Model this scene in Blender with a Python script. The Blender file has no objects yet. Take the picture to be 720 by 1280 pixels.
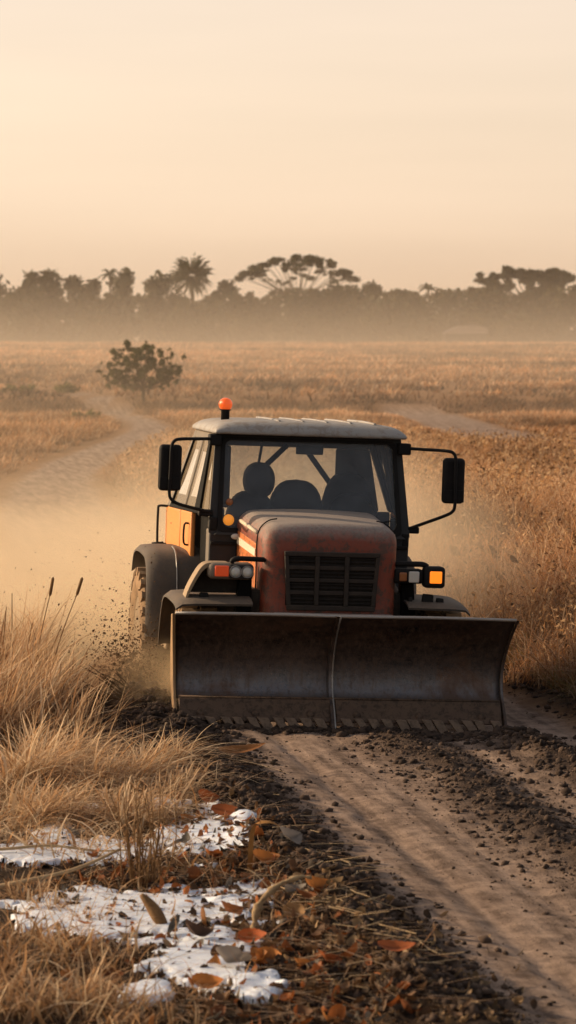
import bpy, bmesh, math, random
import numpy as np
from mathutils import Vector, Matrix

random.seed(7)
rng = np.random.default_rng(11)
R = math.radians
scene = bpy.context.scene
COL = scene.collection

# ------------------------------------------------------------------ helpers
def link(o, parent=None):
    COL.objects.link(o)
    if parent is not None:
        o.parent = parent
    return o

def tag(o, label=None, cat=None, group=None, kind=None):
    if label: o['label'] = label
    if cat: o['category'] = cat
    if group: o['group'] = group
    if kind: o['kind'] = kind
    return o

def empty(name, loc=(0, 0, 0), rot=(0, 0, 0)):
    o = bpy.data.objects.new(name, None)
    o.location = loc
    o.rotation_euler = rot
    o.empty_display_size = 0.2
    return link(o)

def obj(name, bm, mat, parent=None, smooth=False, bevel=0.0, seg=2):
    bmesh.ops.recalc_face_normals(bm, faces=bm.faces[:])
    me = bpy.data.meshes.new(name)
    bm.to_mesh(me)
    bm.free()
    me.materials.append(mat)
    if smooth:
        for p in me.polygons: p.use_smooth = True
    o = link(bpy.data.objects.new(name, me), parent)
    if bevel > 0:
        m = o.modifiers.new('bevel', 'BEVEL')
        m.width = bevel; m.segments = seg; m.limit_method = 'ANGLE'; m.angle_limit = R(35)
        m.harden_normals = False
        for p in me.polygons: p.use_smooth = True
        me.set_sharp_from_angle(angle=R(50)) if hasattr(me, 'set_sharp_from_angle') else None
    return o

def np_mesh(name, V, F, mat, parent=None, col=None, smooth=False):
    """V (n,3), F (m,k) all faces with k corners"""
    me = bpy.data.meshes.new(name)
    V = np.asarray(V, np.float32); F = np.asarray(F, np.int32)
    k = F.shape[1]
    me.vertices.add(len(V)); me.vertices.foreach_set('co', V.ravel())
    me.loops.add(F.size); me.loops.foreach_set('vertex_index', F.ravel())
    me.polygons.add(len(F))
    me.polygons.foreach_set('loop_start', np.arange(0, F.size, k, dtype=np.int32))
    if smooth:
        me.polygons.foreach_set('use_smooth', np.ones(len(F), dtype=bool))
    me.update(calc_edges=True)
    if col is not None:
        a = me.attributes.new('tint', 'FLOAT_COLOR', 'POINT')
        c = np.ones((len(V), 4), np.float32); c[:, :3] = col
        a.data.foreach_set('color', c.ravel())
    me.materials.append(mat)
    return link(bpy.data.objects.new(name, me), parent)

def box(bm, x0, x1, y0, y1, z0, z1):
    v = [bm.verts.new(p) for p in ((x0,y0,z0),(x1,y0,z0),(x1,y1,z0),(x0,y1,z0),(x0,y0,z1),(x1,y0,z1),(x1,y1,z1),(x0,y1,z1))]
    for f in ((0,3,2,1),(4,5,6,7),(0,1,5,4),(1,2,6,5),(2,3,7,6),(3,0,4,7)):
        bm.faces.new([v[i] for i in f])
    return v

def hexa(bm, pts):
    """8 points, bottom loop then top loop"""
    v = [bm.verts.new(p) for p in pts]
    for f in ((0,3,2,1),(4,5,6,7),(0,1,5,4),(1,2,6,5),(2,3,7,6),(3,0,4,7)):
        bm.faces.new([v[i] for i in f])
    return v

def prism(bm, poly, x0, x1, axis='x'):
    """poly of (a,b); extruded along axis"""
    def P(a, b, t):
        return (t, a, b) if axis == 'x' else ((a, t, b) if axis == 'y' else (a, b, t))
    A = [bm.verts.new(P(a, b, x0)) for a, b in poly]
    B = [bm.verts.new(P(a, b, x1)) for a, b in poly]
    n = len(poly)
    bm.faces.new(A); bm.faces.new(B[::-1])
    for i in range(n):
        j = (i + 1) % n
        bm.faces.new((A[i], B[i], B[j], A[j]))

def smooth_path(pts, n=5):
    P = [Vector(p) for p in pts]
    if len(P) < 3: return P
    out = []
    for i in range(len(P) - 1):
        p0 = P[max(i-1, 0)]; p1 = P[i]; p2 = P[i+1]; p3 = P[min(i+2, len(P)-1)]
        for k in range(n):
            t = k / n
            out.append(0.5*((2*p1)+(p2-p0)*t+(2*p0-5*p1+4*p2-p3)*t*t+(3*p1-p0-3*p2+p3)*t**3))
    out.append(P[-1])
    return out

def tube(bm, pts, r, n=8, r1=None, sm=0, cap=True):
    P = smooth_path(pts, sm) if sm else [Vector(p) for p in pts]
    m = len(P)
    prev = None; up = None
    rings = []
    for i, p in enumerate(P):
        d = (P[min(i+1, m-1)] - P[max(i-1, 0)])
        if d.length < 1e-9: d = Vector((0,0,1))
        d.normalize()
        if up is None:
            up = Vector((0,0,1)) if abs(d.z) < .9 else Vector((1,0,0))
        a = (up - d*up.dot(d)); a.normalize(); b = d.cross(a); up = a
        if callable(r): rr = r(i/(m-1))
        else: rr = r if r1 is None else r + (r1-r)*i/(m-1)
        rings.append([bm.verts.new(p + a*(rr*math.cos(2*math.pi*k/n)) + b*(rr*math.sin(2*math.pi*k/n))) for k in range(n)])
    for A, B in zip(rings, rings[1:]):
        for k in range(n):
            bm.faces.new((A[k], A[(k+1)%n], B[(k+1)%n], B[k]))
    if cap:
        bm.faces.new(rings[0][::-1]); bm.faces.new(rings[-1])

def lathe(bm, prof, axis='x', c=(0,0,0), n=32, closed=False):
    """prof of (t along axis, radius)"""
    c = Vector(c); rings = []
    for t, r in prof:
        ring = []
        for k in range(n):
            a = 2*math.pi*k/n; u, w = r*math.cos(a), r*math.sin(a)
            q = (t,u,w) if axis=='x' else ((u,t,w) if axis=='y' else (u,w,t))
            ring.append(bm.verts.new(c + Vector(q)))
        rings.append(ring)
    pairs = list(zip(rings, rings[1:]))
    if closed: pairs.append((rings[-1], rings[0]))
    for A, B in pairs:
        for k in range(n):
            bm.faces.new((A[k], A[(k+1)%n], B[(k+1)%n], B[k]))
    if not closed:
        bm.faces.new(rings[0][::-1]); bm.faces.new(rings[-1])

def ball(bm, c, r, sx=1, sy=1, sz=1, u=16, v=10):
    res = bmesh.ops.create_uvsphere(bm, u_segments=u, v_segments=v, radius=1.0)
    bmesh.ops.transform(bm, matrix=Matrix.Translation(c) @ Matrix.Diagonal((r*sx, r*sy, r*sz, 1)), verts=res['verts'])

# numpy value noise
def _hash(ix, iy, seed):
    n = (ix.astype(np.int64)*374761393 + iy.astype(np.int64)*668265263 + seed*974634777) & 0x7fffffff
    n = ((n ^ (n >> 13))*1274126177) & 0x7fffffff
    n = (n ^ (n >> 16)) & 0x7fffffff
    return n / float(0x7fffffff)

def vnoise(x, y, seed=0):
    x = np.asarray(x, float); y = np.asarray(y, float)
    ix = np.floor(x); iy = np.floor(y); fx = x-ix; fy = y-iy
    fx = fx*fx*(3-2*fx); fy = fy*fy*(3-2*fy)
    a = _hash(ix,iy,seed); b = _hash(ix+1,iy,seed); c = _hash(ix,iy+1,seed); d = _hash(ix+1,iy+1,seed)
    return (a*(1-fx)+b*fx)*(1-fy) + (c*(1-fx)+d*fx)*fy

def fbm(x, y, oct=4, seed=0):
    s = 0; a = .5; t = 0
    for o in range(oct):
        s = s + a*vnoise(x*2**o+17.3*o, y*2**o-9.1*o, seed+o); t += a; a *= .5
    return s/t

def sstep(a, b, x):
    t = np.clip((x-a)/(b-a), 0, 1)
    return t*t*(3-2*t)

# ------------------------------------------------------------------ node material helpers
class NM:
    def __init__(s, name):
        s.m = bpy.data.materials.new(name); s.m.use_nodes = True
        s.t = s.m.node_tree; s.t.nodes.clear()
        s.out = s.n('ShaderNodeOutputMaterial')
    def n(s, typ, **kw):
        nd = s.t.nodes.new(typ)
        for k, v in kw.items(): setattr(nd, k, v)
        return nd
    def l(s, a, b): s.t.links.new(a, b)
    def noise(s, scale, detail=4, rough=.6, vec=None, dist=0):
        nd = s.n('ShaderNodeTexNoise'); nd.inputs['Scale'].default_value = scale
        nd.inputs['Detail'].default_value = detail; nd.inputs['Roughness'].default_value = rough
        nd.inputs['Distortion'].default_value = dist
        if vec is not None: s.l(vec, nd.inputs['Vector'])
        return nd.outputs['Fac']
    def ramp(s, fac, stops):
        nd = s.n('ShaderNodeValToRGB'); e = nd.color_ramp.elements
        while len(e) < len(stops): e.new(.5)
        for el, (p, c) in zip(e, stops):
            el.position = p
            el.color = (c, c, c, 1) if not hasattr(c, '__len__') else (*c, 1)
        s.l(fac, nd.inputs[0]); return nd.outputs[0]
    def math(s, op, a, b=None, c=None, clamp=False):
        nd = s.n('ShaderNodeMath', operation=op); nd.use_clamp = clamp
        for i, v in enumerate((a, b, c)):
            if v is None: continue
            if isinstance(v, (int, float)): nd.inputs[i].default_value = v
            else: s.l(v, nd.inputs[i])
        return nd.outputs[0]
    def mix(s, fac, a, b, blend='MIX'):
        nd = s.n('ShaderNodeMix', data_type='RGBA', blend_type=blend)
        for k, v in ((0, fac), (6, a), (7, b)):
            if isinstance(v, (int, float)): nd.inputs[k].default_value = v
            elif isinstance(v, tuple): nd.inputs[k].default_value = (*v, 1)
            else: s.l(v, nd.inputs[k])
        return nd.outputs[2]
    def bump(s, h, strength=.5, dist=.02):
        nd = s.n('ShaderNodeBump'); nd.inputs['Strength'].default_value = strength
        nd.inputs['Distance'].default_value = dist; s.l(h, nd.inputs['Height']); return nd.outputs[0]
    def coord(s, kind='Object'):
        return s.n('ShaderNodeTexCoord').outputs[kind]
    def bsdf(s, color, rough=.6, metal=0, normal=None, spec=.5):
        nd = s.n('ShaderNodeBsdfPrincipled')
        for k, v in (('Base Color', color), ('Roughness', rough), ('Metallic', metal), ('Specular IOR Level', spec)):
            if isinstance(v, (int, float)): nd.inputs[k].default_value = v
            elif isinstance(v, tuple): nd.inputs[k].default_value = (*v, 1)
            else: s.l(v, nd.inputs[k])
        if normal is not None: s.l(normal, nd.inputs['Normal'])
        return nd.outputs[0]
    def surf(s, sh): s.l(sh, s.out.inputs['Surface']); return s.m

def dusty(name, base, dust=(.30,.22,.15), amount=.35, rough=.45, metal=0., spots=None, spot_amt=.3, scale=6, up=.5, low=None, spec=.3):
    """painted/worn surface with dust that settles on faces that look up, blotches and chips"""
    k = NM(name); co = k.coord()
    g = k.n('ShaderNodeNewGeometry')
    sx = k.n('ShaderNodeSeparateXYZ'); k.l(g.outputs['Normal'], sx.inputs[0])
    n1 = k.noise(scale, 6, .65, co); n2 = k.noise(scale*7, 5, .7, co); n3 = k.noise(scale*30, 3, .6, co)
    upf = k.math('MULTIPLY', k.math('MAXIMUM', sx.outputs['Z'], 0.), up)
    blot = k.ramp(n1, [(.35, 0.), (.7, 1.)])
    f = k.math('MULTIPLY_ADD', blot, amount, upf)
    f = k.math('MULTIPLY', f, k.ramp(n2, [(.25, .45), (.65, 1.)]), clamp=True)
    if low is not None:      # more mud towards the ground
        so = k.n('ShaderNodeSeparateXYZ'); k.l(co, so.inputs[0])
        lo = k.n('ShaderNodeMapRange'); k.l(so.outputs['Z'], lo.inputs[0])
        lo.inputs[1].default_value = low[0]; lo.inputs[2].default_value = low[1]
        lo.inputs[3].default_value = low[2]; lo.inputs[4].default_value = 0.
        f = k.math('ADD', f, k.math('MULTIPLY', lo.outputs[0], k.ramp(n2, [(.3, .3), (.6, 1.)])), clamp=True)
    c = k.mix(k.ramp(n2, [(.3, 0.), (.8, .35)]), base, tuple(x*.55 for x in base))
    if spots is not None:
        c = k.mix(k.math('MULTIPLY', k.ramp(k.noise(scale*2.2, 8, .75, co, .4), [(.49, 0.), (.56, 1.)]), spot_amt), c, spots)
    c = k.mix(f, c, dust)
    r = k.n('ShaderNodeMapRange'); k.l(f, r.inputs[0]); r.inputs[3].default_value = rough; r.inputs[4].default_value = .95
    b = k.bump(k.math('ADD', n3, k.math('MULTIPLY', n2, .8)), .25, .006)
    return k.surf(k.bsdf(c, r.outputs[0], metal, b, spec))

M = {}
M['red'] = dusty('red_paint', (.225,.038,.016), (.30,.255,.225), .05, .40, spots=(.06,.032,.022), spot_amt=.85, scale=6, up=1.3, low=(.65,1.0,.14), spec=.32)
M['orange'] = dusty('orange_paint', (.78,.29,.075), (.60,.34,.17), .2, .4, scale=4, up=.3)
M['grey'] = dusty('grey_body_paint', (.17,.15,.13), (.34,.25,.165), .35, .55, scale=5, up=.3, spec=.2)
M['roof'] = dusty('pale_roof_paint', (.34,.34,.345), (.45,.37,.28), .35, .45, spots=(.16,.11,.07), spot_amt=.5, scale=5, up=.25)
M['black'] = dusty('black_trim', (.010,.010,.011), (.07,.052,.04), .12, .6, scale=8, up=.2, spec=.15)
M['flank'] = dusty('sunlit_flank_paint', (.70,.21,.06), (.50,.30,.17), .18, .32, spots=(.10,.04,.02), spot_amt=.6, scale=7, up=.4, spec=.5)  # hood paint brightened to orange to imitate sun on the flank
M['deep'] = dusty('deep_black', (.005,.005,.005), (.03,.023,.018), .1, .7, scale=8, up=.15, spec=.1)
M['slate'] = dusty('slate_panel', (.030,.033,.037), (.10,.078,.06), .2, .6, scale=7, up=.3, spec=.2)
M['fender'] = dusty('fender_steel', (.065,.06,.058), (.24,.175,.12), .30, .55, scale=6, up=.45, low=(.3,.9,.35))
M['chassis'] = dusty('chassis', (.018,.016,.015), (.11,.08,.055), .5, .8, scale=6, up=.4)
M['interior'] = dusty('cab_interior', (.030,.032,.035), (.06,.055,.05), .2, .8, scale=6, up=.2)
M['seat'] = dusty('seat_cloth', (.035,.034,.034), (.09,.075,.06), .3, .9, scale=9, up=.2)
M['grille'] = dusty('grille_bars', (.03,.024,.021), (.10,.07,.052), .4, .75, scale=9, up=.4)
M['gauze'] = dusty('radiator_gauze', (.012,.010,.009), (.045,.033,.026), .5, .9, scale=20, up=.2)
M['rim'] = dusty('wheel_rim', (.20,.15,.10), (.40,.27,.16), .7, .8, scale=7, up=.3)
M['chrome'] = dusty('worn_steel', (.35,.34,.33), (.3,.24,.18), .3, .35, .8, scale=9, up=.3)
M['tan'] = dusty('tan_bracket', (.33,.24,.15), (.42,.29,.18), .4, .6, scale=7, up=.2)
M['cream'] = dusty('sun_patch_cream', (.72,.62,.48), (.5,.38,.26), .25, .5, scale=8, up=.2)  # colour of the sun patches painted on the hood

def mat_tyre():
    k = NM('dusty_rubber'); co = k.coord()
    n1 = k.noise(9, 6, .65, co); n2 = k.noise(60, 4, .6, co)
    c = k.mix(k.ramp(n1, [(.25,.35),(.65,1.)]), (.035,.028,.022), (.33,.215,.125))
    return k.surf(k.bsdf(c, .95, 0, k.bump(n2, .4, .008), .2))
M['tyre'] = mat_tyre()

def mat_blade():
    """dark worn mouldboard: rust, mud splashes, a sky reflection painted as a blue-grey band low down"""
    k = NM('mouldboard_steel'); co = k.coord()
    s = k.n('ShaderNodeSeparateXYZ'); k.l(co, s.inputs[0])
    mp = k.n('ShaderNodeMapping'); k.l(co, mp.inputs[0]); mp.inputs['Scale'].default_value = (1, 1, 3.5)
    n1 = k.noise(3.5, 8, .7, mp.outputs[0], .3); n2 = k.noise(26, 6, .75, co); n3 = k.noise(120, 3, .6, co)
    c = k.mix(k.ramp(n1, [(.35,0.),(.65,1.)]), (.012,.007,.005), (.052,.029,.019))
    band = k.ramp(s.outputs['Z'], [(.0,0.),(.21,.1),(.27,1.),(.36,.6),(.52,.12),(.7,0.)])
    c = k.mix(k.math('MULTIPLY', band, k.ramp(n2, [(.3,.35),(.6,1.)])), c, (.24,.235,.25))  # reflected sky painted into the steel colour
    spk = k.ramp(k.noise(75, 2, .5, co), [(.70,0.),(.74,1.)])
    c = k.mix(k.math('MULTIPLY', spk, .5), c, (.16,.12,.09))
    mv = k.n('ShaderNodeMapping'); k.l(co, mv.inputs[0]); mv.inputs['Scale'].default_value = (14, 14, .9)
    vs_ = k.noise(1.6, 6, .7, mv.outputs[0])
    c = k.mix(k.math('MULTIPLY', k.ramp(vs_, [(.5,0.),(.68,1.)]), .6), c, (.11,.072,.05))
    lg = k.noise(2.1, 5, .65, co, .6)
    c = k.mix(k.math('MULTIPLY', k.ramp(lg, [(.55,0.),(.66,1.)]), .7), c, (.11,.056,.032))
    mud = k.math('MULTIPLY', k.ramp(n2, [(.46,0.),(.57,1.)]), k.ramp(s.outputs['Z'], [(0.,.75),(.35,.35),(.8,.12)]))
    c = k.mix(mud, c, (.115,.072,.048))
    r = k.ramp(k.math('MULTIPLY_ADD', vs_, .5, k.math('MULTIPLY', n1, .5)), [(.38,.26),(.6,.62)])
    return k.surf(k.bsdf(c, r, k.math('MULTIPLY_ADD', band, .6, .15), k.bump(k.math('ADD', n2, k.math('MULTIPLY', n3, .4)), .35, .01)))
M['blade'] = mat_blade()
M['wear'] = dusty('cutting_edge_steel', (.105,.066,.046), (.19,.13,.09), .5, .55, .3, spots=(.02,.014,.01), spot_amt=.8, scale=9, up=.3)
M['tooth'] = dusty('tooth_steel', (.16,.112,.08), (.30,.21,.145), .7, .65, .2, spots=(.025,.018,.014), spot_amt=.7, scale=14, up=.4)
M['edge'] = dusty('bare_edge_steel', (.42,.40,.38), (.3,.24,.19), .4, .35, .7, scale=18, up=.15)
M['lit_plate'] = dusty('sunlit_plate_steel', (.30,.19,.10), (.45,.28,.15), .6, .6, scale=8, up=.2)  # left end plate coloured brighter, as if in the sun

def mat_glass(name, tint, dirt, dcol=(.30,.25,.20)):
    k = NM(name); co = k.coord()
    tr = k.n('ShaderNodeBsdfTransparent'); tr.inputs[0].default_value = (*tint, 1)
    gl = k.n('ShaderNodeBsdfGlossy'); gl.inputs['Roughness'].default_value = .08
    df = k.n('ShaderNodeBsdfDiffuse'); df.inputs[0].default_value = (*dcol, 1)
    fr = k.n('ShaderNodeFresnel'); fr.inputs[0].default_value = 1.45
    m1 = k.n('ShaderNodeMixShader'); k.l(fr.outputs[0], m1.inputs[0]); k.l(tr.outputs[0], m1.inputs[1]); k.l(gl.outputs[0], m1.inputs[2])
    f = k.math('MULTIPLY', k.ramp(k.noise(5, 7, .7, co), [(.3,.4),(.75,1.)]), dirt)
    m2 = k.n('ShaderNodeMixShader'); k.l(f, m2.inputs[0]); k.l(m1.outputs[0], m2.inputs[1]); k.l(df.outputs[0], m2.inputs[2])
    return k.surf(m2.outputs[0])
M['glass'] = mat_glass('dusty_sky_veil_glass', (.70,.74,.78), .40, (.26,.285,.32))  # dust film tinted blue-grey to imitate a sky reflection too
M['sideglass'] = mat_glass('dusty_side_glass', (.75,.73,.68), .38, (.42,.33,.23))
M['rearglass'] = mat_glass('rear_glass', (.93,.93,.92), .05)

def mat_lens(name, col, emit=0.):
    k = NM(name)
    nd = k.n('ShaderNodeBsdfPrincipled')
    nd.inputs['Base Color'].default_value = (*col, 1); nd.inputs['Roughness'].default_value = .18
    nd.inputs['Subsurface Weight'].default_value = .3
    nd.inputs['Subsurface Radius'].default_value = (.05,.02,.01)
    if emit:
        nd.inputs['Emission Color'].default_value = (*col, 1); nd.inputs['Emission Strength'].default_value = emit
    w = k.n('ShaderNodeTexWave'); w.inputs['Scale'].default_value = 40; k.l(k.coord(), w.inputs[0])
    k.l(k.bump(w.outputs['Fac'], .3, .004), nd.inputs['Normal'])
    return k.surf(nd.outputs[0])
M['amber'] = mat_lens('lit_amber_lens', (1., .23, .015), 1.1)
M['beacon'] = mat_lens('beacon_lens', (.95, .13, .02), .45)
M['red_lens'] = mat_lens('red_lens', (.75, .09, .025), .22)
M['marker'] = mat_lens('amber_marker', (.95, .33, .04), .5)
M['dull_amber'] = mat_lens('dull_amber_lens', (.35, .13, .05))
M['white_lens'] = mat_lens('white_lens', (.62,.60,.56), .0)

def mat_blades(name, trans=.35, rough=.7):
    k = NM(name)
    a = k.n('ShaderNodeAttribute', attribute_name='tint')
    g = k.bsdf(a.outputs['Color'], rough, 0, None, .25)
    t = k.n('ShaderNodeBsdfTranslucent'); k.l(a.outputs['Color'], t.inputs[0])
    m = k.n('ShaderNodeMixShader'); m.inputs[0].default_value = trans
    k.l(g, m.inputs[1]); k.l(t.outputs[0], m.inputs[2])
    return k.surf(m.outputs[0])
M['straw'] = mat_blades('dry_straw', .4)
M['leafage'] = mat_blades('tree_foliage', .3)
M['litter'] = mat_blades('dead_leaves', .2)
M['soilbits'] = mat_blades('soil_lumps', 0., .95)

def mat_simple(name, a, b, scale=8, rough=.8, bump=.4, stretch=None):
    k = NM(name); co = k.coord()
    if stretch:
        mp = k.n('ShaderNodeMapping'); k.l(co, mp.inputs[0]); mp.inputs['Scale'].default_value = stretch; co = mp.outputs[0]
    n1 = k.noise(scale, 6, .65, co); n2 = k.noise(scale*6, 4, .6, co)
    c = k.mix(k.ramp(k.math('MULTIPLY_ADD', n2, .4, k.math('MULTIPLY', n1, .6)), [(.35,0.),(.65,1.)]), a, b)
    return k.surf(k.bsdf(c, rough, 0, k.bump(n2, bump, .01), .3))
M['dark_stalk'] = mat_simple('dark_stalk', (.05,.026,.012), (.11,.06,.028), 14, .8)
M['bark'] = mat_simple('bark', (.045,.032,.022), (.11,.08,.055), 4, .9)
M['straw_stalk'] = mat_simple('pale_straw', (.34,.23,.12), (.52,.38,.22), 14, .7)
M['brown_stalk'] = mat_simple('brown_stalk', (.13,.065,.025), (.27,.15,.06), 14, .75)
M['branch'] = mat_simple('dry_branch', (.14,.085,.045), (.50,.36,.20), 9, .85, .8)

def mat_snow():
    k = NM('old_snow'); co = k.coord()
    n1 = k.noise(9, 6, .6, co); n2 = k.noise(90, 4, .6, co); n3 = k.noise(35, 5, .7, co)
    c = k.mix(k.ramp(n1, [(.35,0.),(.75,.5)]), (.76,.82,.92), (.62,.66,.74))
    c = k.mix(k.math('MULTIPLY', k.ramp(n3, [(.72,0.),(.80,1.)]), .6), c, (.22,.17,.13))
    nd = k.n('ShaderNodeBsdfPrincipled'); k.l(c, nd.inputs['Base Color']); nd.inputs['Roughness'].default_value = .5
    nd.inputs['Subsurface Weight'].default_value = .25; nd.inputs['Subsurface Radius'].default_value = (.03,.035,.05)
    k.l(k.bump(k.math('ADD', n1, k.math('MULTIPLY', n2, .5)), .5, .012), nd.inputs['Normal'])
    return k.surf(nd.outputs[0])
M['snow'] = mat_snow()
# ------------------------------------------------------------------ terrain
OX, OY = .416, 21.5
YAW, ROLL = R(9.5), R(2.1)
CAMZ = 2.93
_ry = np.array([-80, 26, 36, 48, 60, 70, 82, 95, 106, 116, 126, 160, 400.])
_rx = np.array([OX+.1673*(21.5+80), OX+.1673*(21.5-26), -2.1, -4.0, -5.0, -5.25, -4.9, -4.6, -5.2, -6.6, -9., -22, -150])
_yy = np.linspace(-80, 400, 4801)
_xx = np.interp(_yy, _ry, _rx)
_pad = np.pad(_xx, 60, mode='edge'); _pad[:60] = _xx[0] + .1673*.1*np.arange(60, 0, -1)
_xx = np.convolve(_pad, np.ones(121)/121, 'valid')
def road_x(Y): return np.interp(Y, _yy, _xx)
def lat_of(X, Y): return (X - road_x(Y))*.986
def half_left(Y): return np.interp(Y, [20, 30, 60, 110], [1.3, 1.3, .95, .75])
def half_right(Y): return np.interp(Y, [20, 28, 60, 110], [2.1, 1.9, .95, .75])
_ty = np.array([60, 78, 88, 100, 116, 128.]); _tx = np.array([12.5, 9.0, 6.7, 6.3, 5.6, 3.0])
def track2(X, Y):
    d = np.abs(X - np.interp(Y, _ty, _tx))
    return (1 - sstep(.9, 1.6, d))*sstep(70, 82, Y)*(1 - sstep(117, 122, Y))

def bank_r(lat, Y): return .38*sstep(2.2, 4.4, lat)*sstep(18, 23, Y)*(1 - sstep(36, 62, Y))
_gy = np.array([-200, 117.5, 119, 122.5, 124, 150, 200, 250, 300, 318, 335, 420, 4000.])
_gz = np.array([0, 0, .06, .60, .66, 1.02, 1.72, 2.32, 2.86, 2.88, 2.7, 2.3, 2.])
def terrain(X, Y):
    X = np.asarray(X, float); Y = np.asarray(Y, float)
    lat = lat_of(X, Y)
    wob = 6*(fbm(X/25, Y*0+3.3, 2, 5) - .5)
    z = np.interp(Y + wob*sstep(90, 118, Y)*(1-sstep(240, 290, Y)), _gy, _gz)
    near = 1 - sstep(26, 34, Y)
    z = z - .037*np.clip(lat, -1.5, 1.5)*near
    off = sstep(1.6, 4, np.abs(lat))
    z = z + bank_r(lat, Y) + .22*(fbm(X/9, Y/9, 3, 21) - .5)*off*sstep(28, 40, Y)
    # fine relief only where the camera is close
    fine = (1 - sstep(34, 44, Y))*(1 - sstep(5, 7, np.abs(lat)))
    n_road = .45*fbm(X*3.1, Y*3.1, 2, 31) + .55*fbm(X*11, Y*11, 4, 33) - .5
    n_soil = fbm(X*9, Y*9, 5, 41) - .5
    n_big = fbm(X*2.2, Y*2.2, 3, 51)
    zone = np.where(lat < -1.05, 1, 0)
    bermL = np.exp(-((lat + 1.36)/.24)**2)*(.05 + .11*n_big)
    mid = np.exp(-((lat - .30 + .1*(n_big-.5))/.20)**2)*(.02 + .05*n_big)*(1 - sstep(20.9, 21.4, Y))
    bermR = np.exp(-((lat - 1.28)/.17)**2)*(.03 + .08*n_big)*(1 - sstep(21.2, 21.9, Y))
    edgeR = np.exp(-((lat - 2.25)/.3)**2)*(.03 + .08*n_big)
    rut = -.026*np.exp(-((lat + .58 + .05*(n_big-.5))/.075)**2) - .009*np.exp(-((lat + .16)/.06)**2) - .022*np.exp(-((lat - .75)/.12)**2)
    soilw = soil_w(lat, Y, n_big)
    z = z + fine*(bermL + mid + bermR + edgeR + rut + .032*n_road*(1-soilw) + soilw*(.12*n_soil + .09*np.abs(fbm(X*4, Y*4, 3, 61)-.5)))
    return z

def soil_w(lat, Y, nb):
    w = 0.22*(nb - .5)
    a = sstep(-.88, -1.13, lat + w)*sstep(-2.3, -1.8, lat)
    front = 1 - sstep(20.8, 21.6, Y)
    b = np.exp(-((lat - .36 + w)/.32)**2)*front
    c = np.exp(-((lat - 1.28 + w)/.28)**2)*front
    d = sstep(1.75, 2.1, lat + w)
    return np.clip(np.maximum.reduce([a, .88*b, .95*c, .9*d]), 0, 1)

def axis_samples(lo, hi, d, far, grow):
    a = list(np.arange(lo, hi + 1e-6, d)); s = d
    while a[-1] < far[1]: s *= grow; a.append(a[-1] + s)
    s = d; b = []
    x = lo
    while x > far[0]: s *= grow; x -= s; b.append(x)
    return np.array(b[::-1] + a)

gx = axis_samples(-3.6, 4.2, .032, (-2500, 2500), 1.07)
gy = axis_samples(10.5, 30, .036, (-60, 5000), 1.045)
GX, GY = np.meshgrid(gx, gy)
GZ = terrain(GX, GY)
LAT = lat_of(GX, GY)
nb_ = fbm(GX*2.2, GY*2.2, 3, 51)
wl = .25*(fbm(GX*1.2, GY*1.2, 3, 71) - .5)
road = sstep(0, .35, LAT + half_left(GY) + wl)*sstep(0, .35, half_right(GY) - LAT + wl)
road = np.maximum(road*(1 - sstep(124, 130, GY)), track2(GX, GY))
soil = soil_w(LAT, GY, nb_)*(1 - sstep(30, 36, GY))
litter = sstep(-1.45, -1.7, LAT + wl)*(1 - sstep(22, 25, GY))
nyv, nxv = GX.shape
idx = np.arange(nyv*nxv).reshape(nyv, nxv)
Fq = np.stack([idx[:-1,:-1], idx[:-1,1:], idx[1:,1:], idx[1:,:-1]], -1)

def mat_ground():
    k = NM('earth'); co = k.coord()
    a = k.n('ShaderNodeAttribute', attribute_name='tint'); s = k.n('ShaderNodeSeparateColor'); k.l(a.outputs['Color'], s.inputs[0])
    m0 = k.n('ShaderNodeMapping'); k.l(co, m0.inputs[0]); m0.inputs['Rotation'].default_value = (0, 0, -YAW)
    mp = k.n('ShaderNodeMapping'); k.l(m0.outputs[0], mp.inputs[0]); mp.inputs['Scale'].default_value = (5, .35, 1)
    n0 = k.noise(.9, 5, .6, co); n1 = k.noise(7, 7, .65, co); n2 = k.noise(38, 6, .7, co); n3 = k.noise(170, 4, .65, co)
    st = k.noise(1.6, 6, .6, mp.outputs[0], .2)
    nf = k.noise(.14, 6, .65, co)
    field = k.mix(k.ramp(nf, [(.3,0.),(.7,1.)]), (.20,.11,.052), (.36,.20,.10))
    rd = k.mix(k.ramp(k.math('MULTIPLY_ADD', st, .55, k.math('MULTIPLY', n1, .45)), [(.40,0.),(.60,1.)]), (.135,.092,.070), (.455,.33,.255))
    rd = k.mix(k.math('MULTIPLY', k.ramp(n3, [(.55,0.),(.72,1.)]), .5), rd, (.55,.43,.34))
    rd = k.mix(k.math('MULTIPLY', k.ramp(n2, [(.57,0.),(.68,1.)]), .7), rd, (.075,.050,.038))
    sl = k.mix(k.ramp(n2, [(.35,0.),(.7,1.)]), (.014,.009,.007), (.070,.045,.033))
    sl = k.mix(k.math('MULTIPLY', k.ramp(n3, [(.62,0.),(.75,1.)]), .5), sl, (.16,.105,.07))
    lt = k.mix(k.ramp(n2, [(.35,0.),(.7,1.)]), (.022,.014,.009), (.10,.062,.036))
    c = k.mix(s.outputs['Red'], field, rd)
    c = k.mix(s.outputs['Blue'], c, lt)
    c = k.mix(s.outputs['Green'], c, sl)
    h = k.math('ADD', k.math('MULTIPLY', n2, 1.), k.math('MULTIPLY', n3, .5))
    return k.surf(k.bsdf(c, .95, 0, k.bump(h, .85, .032), .15))
M['earth'] = mat_ground()

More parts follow.
